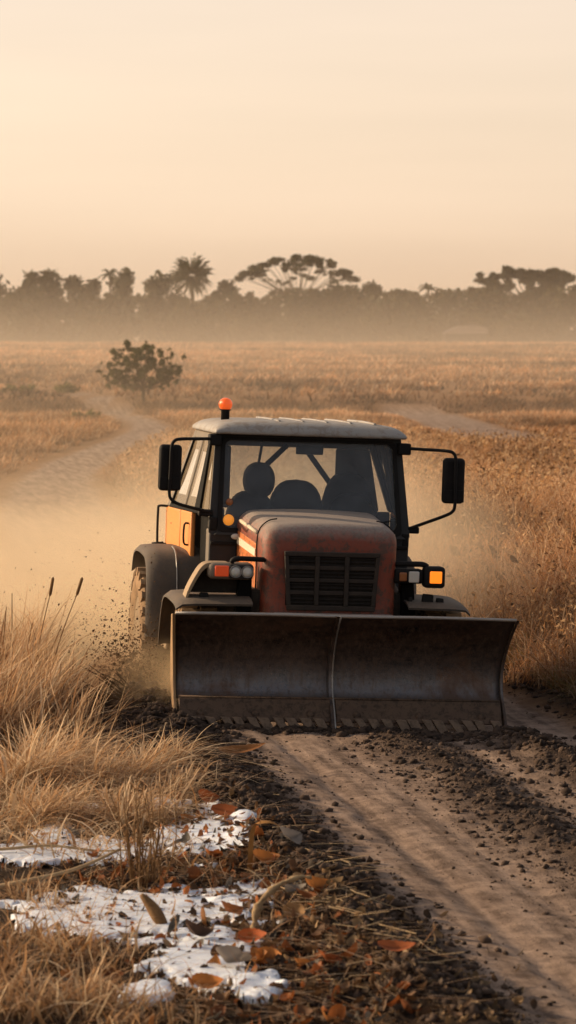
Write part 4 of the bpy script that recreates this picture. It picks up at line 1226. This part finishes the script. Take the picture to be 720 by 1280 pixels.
bm = bmesh.new(); box(bm, -.88,.88,1.80,3.16,.62,.68); obj('cab_floor', bm, M['interior'], T)
# lower flank: dark front quarter, two orange panels
for s in (-1, 1):
    bm = bmesh.new(); side(bm, s, [(1.885,.62),(2.33,.62),(2.33,1.5),(1.885,1.5)], -.07, .04); obj('front_quarter', bm, M['deep'], T, bevel=.006)
    bm = bmesh.new(); side(bm, s, [(2.345,1.10),(2.70,1.14),(2.70,1.5),(2.345,1.5)], .006, .04); d = obj('door_panel', bm, M['orange'], T, bevel=.012)
    bm = bmesh.new(); tube(bm, [(s*(hw(2.4,1.4)+.01),2.40,1.40),(s*(hw(2.4,1.4)+.045),2.41,1.39),(s*(hw(2.4,1.2)+.045),2.42,1.24),(s*(hw(2.4,1.2)+.01),2.42,1.22)], .009, 6, sm=3); obj('handle', bm, M['black'], d, True)
    bm = bmesh.new(); side(bm, s, [(2.715,1.14),(3.215,1.17),(3.215,1.5),(2.715,1.5)], .006, .04); obj('rear_panel', bm, M['orange'], T, bevel=.012)
    bm = bmesh.new(); side(bm, s, [(2.345,.62),(3.215,.62),(3.215,1.165),(2.345,1.09)], -.02, .04); obj('lower_flank', bm, M['slate'], T)
    # black door edge and window frame, quarter light
    bm = bmesh.new()
    side(bm, s, [(2.10,1.50),(2.27,1.50),(2.25,2.10),(2.16,2.10)], .008, .06)
    side(bm, s, [(2.27,1.50),(3.10,1.50),(3.10,1.53),(2.27,1.53)], .008, .03)
    side(bm, s, [(3.075,1.53),(3.10,1.53),(3.10,2.10),(3.075,2.10)], .006, .03)
    side(bm, s, [(1.86,1.50),(2.10,1.50),(2.10,1.53),(1.86,1.53)], .006, .03)
    obj('door_frame', bm, M['deep'], T, bevel=.005)
    bm = bmesh.new(); side(bm, s, [(2.262,1.532),(2.62,1.532),(2.62,2.098),(2.245,2.098)], -.012, .006); obj('side_window', bm, M['sideglass'], T)
    bm = bmesh.new(); side(bm, s, [(2.69,1.532),(3.074,1.532),(3.074,2.098),(2.69,2.098)], -.012, .006); obj('side_window', bm, M['sideglass'], T)
    bm = bmesh.new(); side(bm, s, [(1.875,1.532),(2.098,1.532),(2.157,2.098),(2.02,2.098)], -.012, .006); obj('quarter_light', bm, M['sideglass'], T)
    # grab rail behind the door
    x = s*1.02
    bm = bmesh.new(); tube(bm, [(s*.995,3.17,1.50),(s*1.065,3.2,1.50),(s*1.075,3.21,1.46),(s*1.075,3.21,1.22),(s*1.065,3.2,1.18),(s*.99,3.17,1.17)], .011, 7, sm=3); tube(bm, [(s*1.02,3.2,1.175),(s*1.12,3.2,1.165)], .018, 7); obj('grab_rail', bm, M['black'], T, True)
# windscreen wall
def ws(x, z, dy=0):       # raked plane
    return (x, 1.75 + (z-1.40)*.26 + dy, z)
def ring(bm, out, inn, dy0, dy1):
    n=len(out); A=[bm.verts.new(ws(*p,dy0)) for p in out]; B=[bm.verts.new(ws(*p,dy0)) for p in inn]
    C=[bm.verts.new(ws(*p,dy1)) for p in out]; D=[bm.verts.new(ws(*p,dy1)) for p in inn]
    for i in range(n):
        j=(i+1)%n
        for f in ((A[i],A[j],B[j],B[i]),(C[i],D[i],D[j],C[j]),(A[i],C[i],C[j],A[j]),(B[i],B[j],D[j],D[i])): bm.faces.new(f)
def rrect(wb, wt, z0, z1, r, n=5):
    pts=[]
    for (cx,cz,a0) in ((wb-r,z0+r,-90),(wt-r,z1-r,0),(-wt+r,z1-r,90),(-wb+r,z0+r,180)):
        for k in range(n+1):
            a=R(a0+90*k/n); pts.append((cx+r*math.cos(a),cz+r*math.sin(a)))
    return pts
gl = rrect(.725,.700,1.415,2.125,.06); fo = rrect(.765,.728,1.375,2.15,.05)
bm = bmesh.new(); ring(bm, fo, gl, -.02, .02); obj('windscreen_frame', bm, M['black'], T)
bm = bmesh.new(); bm.faces.new([bm.verts.new(ws(*p, .004)) for p in gl]); wsn = obj('windscreen', bm, M['glass'], T)
bm = bmesh.new(); ring(bm, rrect(.835,.775,1.36,2.18,.02), rrect(.766,.729,1.376,2.149,.05), -.004, .03); obj('windscreen_surround', bm, M['slate'], T)
# wipers
for x0 in (-.42, .25):
    bm = bmesh.new(); tube(bm, [ws(x0,1.39,-.03), ws(x0+.16,1.45,-.035), ws(x0+.42,1.50,-.02)], .006, 5); obj('wiper', bm, M['black'], wsn, True)
# bulkhead either side of the hood
for s in (-1, 1):
    bm = bmesh.new(); hexa(bm, [(s*.60,1.76,.66),(s*.825,1.76,.66),(s*.825,1.80,.66),(s*.60,1.80,.66),(s*.60,1.735,1.362),(s*.83,1.735,1.362),(s*.83,1.775,1.362),(s*.60,1.775,1.362)]); obj('bulkhead', bm, M['slate'], T, bevel=.012)
    bm = bmesh.new(); hexa(bm, [(s*.62,1.715,1.27),(s*.82,1.715,1.27),(s*.82,1.745,1.27),(s*.62,1.745,1.27),(s*.62,1.715,1.30),(s*.82,1.715,1.30),(s*.82,1.745,1.30),(s*.62,1.745,1.30)]); obj('bulkhead_rib', bm, M['black'], T, bevel=.006)
bm = bmesh.new(); hexa(bm, [(-.80,1.70,1.355),(.80,1.70,1.355),(.80,1.80,1.36),(-.80,1.80,1.36),(-.76,1.735,1.385),(.76,1.735,1.385),(.76,1.80,1.385),(-.76,1.80,1.385)]); obj('scuttle', bm, M['slate'], T, bevel=.008)
# marker lamps at the lower left of the screen
bm = bmesh.new(); ball(bm, (-.672,1.765,1.475), .046, 1, .55, 1); obj('marker_light', bm, M['marker'], T, True)['label'] = 'round amber marker lamp at the windscreen corner'
bm = bmesh.new(); ball(bm, (-.665,1.80,1.62), .030, 1, .5, 1); obj('marker_light', bm, M['dull_amber'], T, True)
bm = bmesh.new(); ball(bm, (-.618,1.70,1.345), .030, 1.3, .6, .8); obj('clearance_lamp', bm, M['white_lens'], T, True)

# ---- roof
bm = bmesh.new()
ys = [1.80,1.86,1.95,2.2,2.6,3.0,3.2,3.28]; xs = [-.80,-.77,-.68,-.4,0,.4,.68,.77,.80]
def rz(x,y):
    ex = min(1,(.80-abs(x))/.10); ey = min(1,(y-1.80)/.12, (3.28-y)/.12)
    f = max(0,min(ex,1))**.5*max(0,min(ey,1))**.5
    return 2.205+.075*f+.015*(1-(x/.8)**2)
g = [[bm.verts.new((x,y,rz(x,y))) for x in xs] for y in ys]
b = [[bm.verts.new((x,y,2.172)) for x in xs] for y in ys]
for i in range(len(ys)-1):
    for j in range(len(xs)-1):
        bm.faces.new((g[i][j],g[i][j+1],g[i+1][j+1],g[i+1][j])); bm.faces.new((b[i][j],b[i+1][j],b[i+1][j+1],b[i][j+1]))
for i in range(len(ys)-1):
    for j in (0,-1): bm.faces.new((g[i][j],g[i+1][j],b[i+1][j],b[i][j]))
for j in range(len(xs)-1):
    for i in (0,-1): bm.faces.new((g[i][j],b[i][j],b[i][j+1],g[i][j+1]))
roof = obj('roof', bm, M['roof'], T, True)
sb = roof.modifiers.new('s', 'SUBSURF'); sb.levels = 2; sb.render_levels = 2
for x in (-.25,-.05,.15,.35,.55):
    bm = bmesh.new(); tube(bm, [(x,1.95,2.287),(x,2.5,2.293),(x,3.15,2.287)], .012, 6, sm=3); obj('roof_rib', bm, M['roof'], roof, True)
bm = bmesh.new(); lathe(bm, [(2.27,.036),(2.352,.036),(2.358,.05),(2.364,.05)], 'z', (-.637,2.4,0), 18); bc = obj('beacon', bm, M['black'], T, True)
bm = bmesh.new(); ball(bm, (-.637,2.4,2.405), .058, 1, 1, .95, 20, 14); obj('beacon_lens', bm, M['beacon'], bc, True)

# ---- inside the cab
def seat(x, y, zt, w, head=None):
    bm = bmesh.new(); box(bm, x-w, x+w, y-.45, y+.05, .95, 1.08); c = obj('seat', bm, M['seat'], T, bevel=.04, seg=3)
    bm = bmesh.new(); pts=[(x+w*math.copysign(abs(math.cos(a))**.7,math.cos(a)), 1.05+(zt-1.05)*max(0,math.sin(a))**.55) for a in np.linspace(0,math.pi,17)]
    prism(bm, pts, y+.02, y+.14, 'y'); obj('backrest', bm, M['seat'], c, bevel=.03, seg=3)
    if head:
        bm = bmesh.new(); prism(bm, [(x+head[0]+.135*math.copysign(abs(math.cos(a))**.9,math.cos(a)), head[1]+.155*math.copysign(abs(math.sin(a))**.9,math.sin(a))) for a in np.linspace(0,2*math.pi,25)[:-1]], y-.0, y+.12, 'y'); obj('headrest', bm, M['seat'], c, bevel=.035, seg=3)
        bm = bmesh.new(); tube(bm, [(x+head[0],y+.06,zt-.05),(x+head[0],y+.06,head[1])], .03, 8); obj('headrest_post', bm, M['seat'], c, True)
seat(-.36, 2.55, 1.68, .23, (.06, 1.77)); seat(.06, 2.75, 1.775, .26); seat(.47, 2.55, 1.86, .24)
bm = bmesh.new(); hexa(bm, [(-.74,1.84,1.1),(.74,1.84,1.1),(.74,2.1,1.1),(-.74,2.1,1.1),(-.74,1.82,1.39),(.74,1.82,1.39),(.74,2.02,1.42),(-.74,2.02,1.42)]); obj('dashboard', bm, M['interior'], T, bevel=.03, seg=3)
bm = bmesh.new()
Mx = Matrix.Translation((.42,2.12,1.52)) @ Matrix.Rotation(R(62),4,'X')
res = [Mx @ Vector((.20*math.cos(a),.20*math.sin(a),0)) for a in np.linspace(0,2*math.pi,29)]
tube(bm, res, .014, 8, cap=False); tube(bm, [Mx@Vector((-.2,0,0)),Mx@Vector((.2,0,0))], .012, 6); tube(bm, [Mx@Vector((0,0,0)),Mx@Vector((0,-.02,-.35))], .02, 8)
obj('steering_wheel', bm, M['black'], T, True)
bm = bmesh.new(); box(bm, -.10,.13,1.965,1.99,2.02,2.10); obj('rear_view_mirror', bm, M['interior'], T, bevel=.02, seg=3)
for pts in ([(.02,3.13,2.06),(-.34,3.13,1.70)], [(.16,3.13,2.06),(.50,3.13,1.62)]):
    bm = bmesh.new(); tube(bm, pts, .024, 8); obj('cab_brace', bm, M['interior'], T, True)
bm = bmesh.new(); tube(bm, [(-.26,2.7,2.14),(-.30,2.7,1.86)], .012, 6); obj('belt', bm, M['interior'], T, True)
bm = bmesh.new(); bm.faces.new([bm.verts.new(p) for p in ((-.455,3.19,1.442),(.455,3.19,1.442),(.455,3.19,2.038),(-.455,3.19,2.038))]); obj('rear_window', bm, M['rearglass'], T)
bm = bmesh.new(); box(bm, -.74,.74,1.96,3.15,2.135,2.165); obj('headlining', bm, M['interior'], T)

# ---- mirrors
for s, zc, zt, zb in ((-1,1.89,2.125,1.535), (1,1.85,2.095,1.437)):
    bm = bmesh.new(); box(bm, s*1.175-.093, s*1.175+.093, 1.665, 1.745, zc-.188, zc+.188); mr = obj('mirror', bm, M['black'], T, bevel=.035, seg=4)
    bm = bmesh.new(); box(bm, s*1.175-.075, s*1.175+.075, 1.746, 1.750, zc-.165, zc+.165); obj('mirror_glass', bm, M['chrome'], mr)
    bm = bmesh.new(); box(bm, s*1.175-.085, s*1.175+.085, 1.655, 1.664, zc-.175, zc-.075); obj('mirror_cover', bm, M['black'], mr, bevel=.003)
    bm = bmesh.new()
    tube(bm, [(s*.79,1.88,zt+.005),(s*.95,1.76,zt+.003),(s*1.10,1.66,zt),(s*1.155,1.642,zt-.018),(s*1.176,1.64,zt-.075),(s*1.178,1.64,zc),(s*1.182,1.64,zc-.19),(s*1.165,1.642,zc-.25),(s*1.10,1.66,zc-.29),(s*.95,1.72,(zb+zc-.3)/2-.0),(s*.82,1.77,zb)], .0135, 8, sm=4)
    obj('mirror_arm', bm, M['black'], mr, True)
    bm = bmesh.new(); box(bm, s*.86-.06, s*.86+.06, 1.76,1.83, zb-.035, zb+.02); obj('mirror_bracket', bm, M['black'], mr, bevel=.012)
    bm = bmesh.new(); box(bm, s*.80-.035, s*.80+.03, 1.735,1.80, zb-.15, zb-.037); obj('mirror_bracket', bm, M['black'], mr, bevel=.012)
    bm = bmesh.new(); box(bm, s*.79-.05, s*.79+.05, 1.83,1.95, zt-.05, zt+.045); obj('mirror_bracket', bm, M['black'], mr, bevel=.012)
# ---- lamps
bm = bmesh.new(); box(bm, -.965,-.60,.76,.93,1.065,1.195); lb = obj('lamp_housing', bm, M['grey'], T, bevel=.045, seg=4); lb['label'] = 'grey housing with a red lens and two round white lamps'
bm = bmesh.new(); box(bm, -.915,-.805,.748,.765,1.09,1.175); obj('indicator_lens', bm, M['red_lens'], lb, bevel=.02, seg=3)
bm = bmesh.new(); box(bm, -.80,-.615,.752,.77,1.075,1.185); obj('lamp_panel', bm, M['slate'], lb, bevel=.02, seg=3)
for x in (-.752,-.660):
    bm = bmesh.new(); lathe(bm, [(.735,.0),(.733,.015),(.738,.030),(.748,.039),(.755,.042)], 'y', (x,0,1.13), 20); hl = obj('headlight', bm, M['white_lens'], lb, True)
    bm = bmesh.new(); lathe(bm, [(.742,.040),(.740,.048),(.75,.050),(.756,.046)], 'y', (x,0,1.13), 20, True); obj('bezel', bm, M['chrome'], lb, True)
bm = bmesh.new(); pa = smooth_path([(-1.135,0,.915),(-1.11,0,.99),(-1.06,0,1.09),(-1.01,0,1.165),(-.95,0,1.193),(-.80,0,1.196)], 4); n_pa = len(pa)
prism(bm, [(p.x,p.z) for p in pa] + [(p.x+.012,p.z-.035) for p in pa[::-1]], .80, .99, 'y'); obj('lamp_arm', bm, M['tan'], T, bevel=.006)
bm = bmesh.new(); tube(bm, [(-.78,.79,1.20),(-.765,.78,1.225),(-.70,.78,1.232),(-.50,.80,1.225)], .020, 8, sm=3); ball(bm, (-.49,.80,1.225), .034); obj('lamp_stay', bm, M['black'], T, True)
bm = bmesh.new(); box(bm, .515,.755,.765,.90,1.065,1.18); rb = obj('lamp_housing', bm, M['black'], T, bevel=.025, seg=3); rb['label'] = 'black housing with a small amber and a white lamp'
bm = bmesh.new(); box(bm, .555,.615,.752,.77,1.085,1.155); obj('indicator_lens', bm, M['dull_amber'], rb, bevel=.015, seg=3)
bm = bmesh.new(); box(bm, .63,.715,.748,.77,1.075,1.165); obj('headlight', bm, M['white_lens'], rb, bevel=.03, seg=4)
bm = bmesh.new(); box(bm, .755,.925,.74,.88,1.035,1.205); ab = obj('indicator_box', bm, M['black'], T, bevel=.03, seg=4)
bm = bmesh.new(); box(bm, .795,.893,.726,.745,1.075,1.17); obj('amber_lens', bm, M['amber'], ab, bevel=.02, seg=4)
bm = bmesh.new(); tube(bm, [(.49,.83,1.215),(.66,.80,1.22),(.75,.80,1.218),(.785,.80,1.20)], .022, 8, sm=3); obj('lamp_stay', bm, M['black'], T, True)
for s in (-1,1):
    bm = bmesh.new(); hexa(bm, [(s*.60,.88,.6),(s*.74,.88,.6),(s*.74,1.0,.6),(s*.60,1.0,.6),(s*.60,.88,1.07),(s*.70,.88,1.07),(s*.70,1.0,1.07),(s*.60,1.0,1.07)]); obj('lamp_post', bm, M['deep'], T, bevel=.01)
bm = bmesh.new(); prism(bm, [(-1.11,.945),(-.62,.945),(-.62,1.19),(-.93,1.185),(-1.0,1.155),(-1.05,1.09)], .975, .99, 'y'); obj('shade_filler', bm, M['chassis'], T)  # dark filler plate added for the shade under the lamp arm

# ---- fenders
def sheet_fender(name, s, prof, xi, xo, mat, droop=.06, lip=.0):
    """prof (y,z) arch line; the sheet runs from xi to xo with its outer edge turned down"""
    bm = bmesh.new(); P = smooth_path([(0,y,z) for y,z in prof], 4)
    cols = [(xi,0,0),(xi+(xo-xi)*.75,0,-.004),(xi+(xo-xi)*.92,0,-.25*droop),(xo,0,-droop)]
    g=[]; h=[]
    for i,p in enumerate(P):
        d = (P[min(i+1,len(P)-1)]-P[max(i-1,0)]).normalized(); nrm = Vector((0,-d.z,d.y))
        g.append([bm.verts.new((s*x,p.y+nrm.y*dz,p.z+nrm.z*dz)) for x,_,dz in cols]); h.append([bm.verts.new((s*x,p.y+nrm.y*(dz-.018),p.z+nrm.z*(dz-.018))) for x,_,dz in cols])
    for i in range(len(P)-1):
        for j in range(3):
            bm.faces.new((g[i][j],g[i][j+1],g[i+1][j+1],g[i+1][j])); bm.faces.new((h[i][j],h[i+1][j],h[i+1][j+1],h[i][j+1]))
        for j in (0,3): bm.faces.new((g[i][j],g[i+1][j],h[i+1][j],h[i][j]))
    for i in (0,-1):
        for j in range(3): bm.faces.new((g[i][j],h[i][j],h[i][j+1],g[i][j+1]))
    return obj(name, bm, mat, T, True)
for s in (-1,1):
    f = sheet_fender('front_fender', s, [(.66,.885),(.76,.918),(1.0,.935),(1.4,.935),(1.60,.86),(1.74,.66),(1.80,.46)], .62, 1.22 if s<0 else 1.12, M['fender'], .05)
    f.data.set_sharp_from_angle(angle=R(45))
    if s > 0:
        for x, w, h_ in ((.66,.018,.06),(.80,.045,.085),(.90,.03,.055)):
            bm = bmesh.new(); hexa(bm, [(x-w,.80,.90),(x+w,.80,.90),(x+w,.86,.90),(x-w,.86,.90),(x-w*.8,.81,.90+h_),(x+w*1.1,.81,.90+h_*.92),(x+w*1.1,.85,.90+h_*.92),(x-w*.8,.85,.90+h_)]); obj('bracket_tab', bm, M['black'], f, bevel=.008)
    else:
        bm = bmesh.new(); box(bm, -1.02,-.95,.80,.86,.905,.955); obj('bracket_tab', bm, M['black'], f, bevel=.012)
    f = sheet_fender('rear_fender', s, [(2.20,.46),(2.19,.80),(2.24,1.02),(2.38,1.15),(2.62,1.185),(3.05,1.185),(3.30,1.12),(3.42,.95)], .80 if s<0 else .70, 1.27 if s<0 else 1.02, M['fender'], .05)
    f.data.set_sharp_from_angle(angle=R(45))
    bm = bmesh.new(); xt = s*(1.02 if s<0 else .9); tube(bm, [(xt,2.182,.80),(xt,2.232,1.025),(xt,2.372,1.158),(xt,2.6,1.192)], .007, 5, sm=4); obj('trim_strip', bm, M['chrome'], f, True)
    bm = bmesh.new(); xs_ = s*(1.0 if s<0 else .86); box(bm, xs_-.15, xs_+.15, 1.80,2.22,.40,.455); box(bm, xs_+s*.14-.012, xs_+s*.14+.012, 1.80,2.2,.455,.50); obj('step', bm, M['tan'], T, bevel=.012)

# ---- wheels
def wheel(x, y, r, w, s):
    cz = r - .03
    e = empty('wheel', (x, y, cz)); e.parent = T
    bm = bmesh.new(); h = w/2
    lathe(bm, [(-h*.80,r*.56),(-h*.98,r*.66),(-h,r*.78),(-h*.94,r*.90),(-h*.78,r*.955),(-h*.3,r*.97),(h*.3,r*.97),(h*.78,r*.955),(h*.94,r*.90),(h,r*.78),(h*.98,r*.66),(h*.80,r*.56)], 'x', (0,0,0), 56, True)
    nl = 22
    for i in range(nl):
        for sd in (-1,1):
            a = 2*math.pi*(i+(.5 if sd>0 else 0))/nl
            da = .085
            def pt(xx, rr, aa): return (xx, rr*math.cos(aa), rr*math.sin(aa))
            ri, ro = r*.93, r*1.015
            a2 = a - .10
            x_in, x_out = sd*h*.08, sd*h*1.0
            hexa(bm, [pt(x_in,ri,a-da*.8),pt(x_out,ri*.94,a2-da),pt(x_out,ri*.94,a2+da),pt(x_in,ri,a+da*.8),pt(x_in,ro,a-da*.6),pt(x_out*.96,ro*.985,a2-da*.7),pt(x_out*.96,ro*.985,a2+da*.7),pt(x_in,ro,a+da*.6)])
    obj('tyre', bm, M['tyre'], e, True).data.set_sharp_from_angle(angle=R(35))
    bm = bmesh.new()
    lathe(bm, [(s*h*.82,r*.57),(s*h*.86,r*.555),(s*h*.80,r*.52),(s*h*.45,r*.47),(s*h*.30,r*.34),(s*h*.42,r*.20),(s*h*.75,r*.17),(s*h*.80,r*.10),(s*h*.80,.002),(-s*h*.5,.002),(-s*h*.6,r*.5),(-s*h*.80,r*.57)], 'x', (0,0,0), 40)
    for i in range(6):
        a = i*math.pi/3; lathe(bm, [(s*h*.32,.018),(s*h*.44,.018),(s*h*.45,.001)], 'x', (0,r*.27*math.cos(a),r*.27*math.sin(a)), 8)
    obj('rim', bm, M['rim'], e, True).data.set_sharp_from_angle(angle=R(40))
for s in (-1,1):
    wheel(s*.99, 1.15, .43, .30, s); wheel(-1.13 if s<0 else .86, 2.75, .515, .34, s)
# ------------------------------------------------------------------ light, air, camera
SUN_EL, SUN_AZ = R(20), math.atan2(.27, -.96)          # the sun stands low to the left, a little behind the tractor
sd = Vector((math.cos(SUN_EL)*math.cos(SUN_AZ), math.cos(SUN_EL)*math.sin(SUN_AZ), math.sin(SUN_EL)))
L = bpy.data.lights.new('sun', 'SUN'); L.energy = 5.; L.angle = R(.7); L.color = (1., .73, .46)
lo = bpy.data.objects.new('sun', L); COL.objects.link(lo); lo.rotation_euler = (-sd).to_track_quat('-Z', 'Y').to_euler()
lo.location = (-30, 20, 30)

W = bpy.data.worlds.new('World'); scene.world = W; W.use_nodes = True
nt = W.node_tree; nt.nodes.clear()
def wn(t, **k):
    n = nt.nodes.new(t)
    for a, b in k.items(): setattr(n, a, b)
    return n
out = wn('ShaderNodeOutputWorld')
sky = wn('ShaderNodeTexSky', sky_type='NISHITA'); sky.sun_disc = False
sky.sun_elevation = SUN_EL; sky.sun_rotation = math.atan2(sd.x, sd.y); sky.air_density = 1.2; sky.dust_density = 4.; sky.ozone_density = 1.
b1 = wn('ShaderNodeBackground'); b1.inputs[1].default_value = .085
nt.links.new(sky.outputs[0], b1.inputs[0])
# veil of lit dust low over the horizon
tc = wn('ShaderNodeTexCoord'); sp = wn('ShaderNodeSeparateXYZ'); nt.links.new(tc.outputs['Generated'], sp.inputs[0])
rp = wn('ShaderNodeValToRGB'); nt.links.new(sp.outputs['Z'], rp.inputs[0])
els = rp.color_ramp.elements
stops = [(0., (.82,.56,.365)), (.018, (.86,.61,.425)), (.05, (.91,.675,.50)), (.12, (.84,.615,.465)), (.22, (.68,.56,.43)), (.45, (.36,.27,.19)), (1., (.22,.18,.15))]
while len(els) < len(stops): els.new(.5)
for e_, (p, c) in zip(els, stops): e_.position = p; e_.color = (*c, 1)
b2 = wn('ShaderNodeBackground'); b2.inputs[1].default_value = .80
# the veil is brightest on the sun's side of the sky
dt = wn('ShaderNodeVectorMath', operation='DOT_PRODUCT'); nt.links.new(tc.outputs['Generated'], dt.inputs[0]); dt.inputs[1].default_value = (-.6, .8, 0)
mr_ = wn('ShaderNodeMapRange'); nt.links.new(dt.outputs['Value'], mr_.inputs[0]); mr_.inputs[1].default_value = -1; mr_.inputs[2].default_value = 1; mr_.inputs[3].default_value = .36; mr_.inputs[4].default_value = .92
mpc = wn('ShaderNodeMapping'); nt.links.new(tc.outputs['Generated'], mpc.inputs[0]); mpc.inputs['Scale'].default_value = (2.5, 2.5, 26)
cn = wn('ShaderNodeTexNoise'); nt.links.new(mpc.outputs[0], cn.inputs['Vector']); cn.inputs['Scale'].default_value = 1.3; cn.inputs['Detail'].default_value = 4
cr_ = wn('ShaderNodeMapRange'); nt.links.new(cn.outputs['Fac'], cr_.inputs[0]); cr_.inputs[1].default_value = .3; cr_.inputs[2].default_value = .7; cr_.inputs[3].default_value = .95; cr_.inputs[4].default_value = 1.05
cm = wn('ShaderNodeMath', operation='MULTIPLY'); nt.links.new(mr_.outputs[0], cm.inputs[0]); nt.links.new(cr_.outputs[0], cm.inputs[1])
nt.links.new(cm.outputs[0], b2.inputs[1])
nt.links.new(rp.outputs[0], b2.inputs[0])
ad = wn('ShaderNodeAddShader'); nt.links.new(b1.outputs[0], ad.inputs[0]); nt.links.new(b2.outputs[0], ad.inputs[1]); nt.links.new(ad.outputs[0], out.inputs[0])

def volume_mat(name, color, aniso, build):
    k = NM(name); v = k.n('ShaderNodeVolumeScatter'); v.inputs['Color'].default_value = (*color, 1); v.inputs['Anisotropy'].default_value = aniso
    d = build(k)
    if isinstance(d, (int, float)): v.inputs['Density'].default_value = d
    else: k.l(d, v.inputs['Density'])
    ab = k.n('ShaderNodeVolumeAbsorption'); ab.inputs['Color'].default_value = (*color, 1)
    if isinstance(d, (int, float)): ab.inputs['Density'].default_value = d
    else: k.l(d, ab.inputs['Density'])
    sm = k.n('ShaderNodeAddShader'); k.l(v.outputs[0], sm.inputs[0]); k.l(ab.outputs[0], sm.inputs[1])
    k.l(sm.outputs[0], k.out.inputs['Volume']); return k.m
def ellipsoid(name, c, r, mat, label_kind='stuff', rz=0):
    bm = bmesh.new(); bmesh.ops.create_icosphere(bm, subdivisions=3, radius=1.0)
    o = obj(name, bm, mat); o.location = c; o.scale = r; o.rotation_euler = (0,0,rz); o['kind'] = label_kind; return o
def puff(dens, nscale, lo_, hi_, power=1.):
    def f(k):
        co = k.coord(); ln = k.n('ShaderNodeVectorMath', operation='LENGTH'); k.l(co, ln.inputs[0])
        fall = k.math('POWER', k.math('SUBTRACT', 1., ln.outputs['Value'], clamp=True), power)
        n = k.ramp(k.noise(nscale, 5, .6, co, .7), [(lo_, 0.), (hi_, 1.)])
        return k.math('MULTIPLY', k.math('MULTIPLY', fall, n), dens)
    return f
HAZE_C = (.97,.84,.69)
# haze over the far field and trees
bm = bmesh.new(); box(bm, -420, 420, 96, 620, -3, 15)
def hz(k):
    s = k.n('ShaderNodeSeparateXYZ'); k.l(k.coord('Generated'), s.inputs[0])
    return k.math('MULTIPLY', k.math('POWER', k.math('SUBTRACT', 1., s.outputs['Z'], clamp=True), 3.0), .0118)
o = obj('haze', bm, volume_mat('field_haze', HAZE_C, .25, hz)); o['kind'] = 'stuff'
DUST_C = (.998,.85,.645)
ellipsoid('dust_cloud', (-2.7, 28.0, -.1), (4.8, 6.0, 1.8), volume_mat('road_dust', DUST_C, .2, puff(1.5, 3.0, .34, .68, 1.25)), rz=R(10))
ellipsoid('dust_veil', (-2.4, 30, .3), (5.0, 7.5, 2.9), volume_mat('dust_veil_air', DUST_C, .2, puff(.12, 2.2, .3, .7, 1.1)), rz=R(10))
ellipsoid('wheel_dust', (-1.6, 25.2, .05), (1.7, 2.6, .95), volume_mat('wheel_dust_air', (.998,.82,.57), .2, puff(1.5, 1.9, .25, .7, 1.2)))
ellipsoid('drifting_dust', (.0, 28.2, .5), (2.6, 3.4, 1.9), volume_mat('drifting_dust_air', DUST_C, .2, puff(1.7, 1.6, .26, .72, 1.15)))
ellipsoid('dirt_puff', (-1.42, 23.3, .12), (.42, .5, .34), volume_mat('dirt_puff_air', (.72,.46,.27), .2, puff(6., 2.4, .3, .7, 1.)))

ellipsoid('blade_dust', (-1.0, 22.7, .1), (.55, 1.1, .5), volume_mat('blade_dust_air', (.995,.78,.51), .2, puff(2.6, 2.2, .3, .7, 1.1)))
cam = bpy.data.cameras.new('camera'); co_ = bpy.data.objects.new('camera', cam); COL.objects.link(co_)
co_.location = (0, 0, CAMZ); co_.rotation_euler = (R(90) - math.atan(210/3556), 0, 0)
cam.sensor_fit = 'VERTICAL'; cam.sensor_height = 36; cam.sensor_width = 24; cam.lens = 3556/1280*36
cam.clip_start = .5; cam.clip_end = 9000
cam.dof.use_dof = True; cam.dof.focus_distance = 22.2; cam.dof.aperture_fstop = 4.2
scene.camera = co_
scene.view_settings.view_transform = 'Standard'; scene.view_settings.look = 'None'; scene.view_settings.exposure = 0
c = scene.cycles
c.use_denoising = True; c.max_bounces = 6; c.diffuse_bounces = 3; c.glossy_bounces = 2; c.transmission_bounces = 4
c.transparent_max_bounces = 10; c.volume_bounces = 3; c.volume_step_rate = 1.; c.volume_max_steps = 256
c.use_adaptive_sampling = True; c.adaptive_threshold = .02; c.sample_clamp_indirect = 6
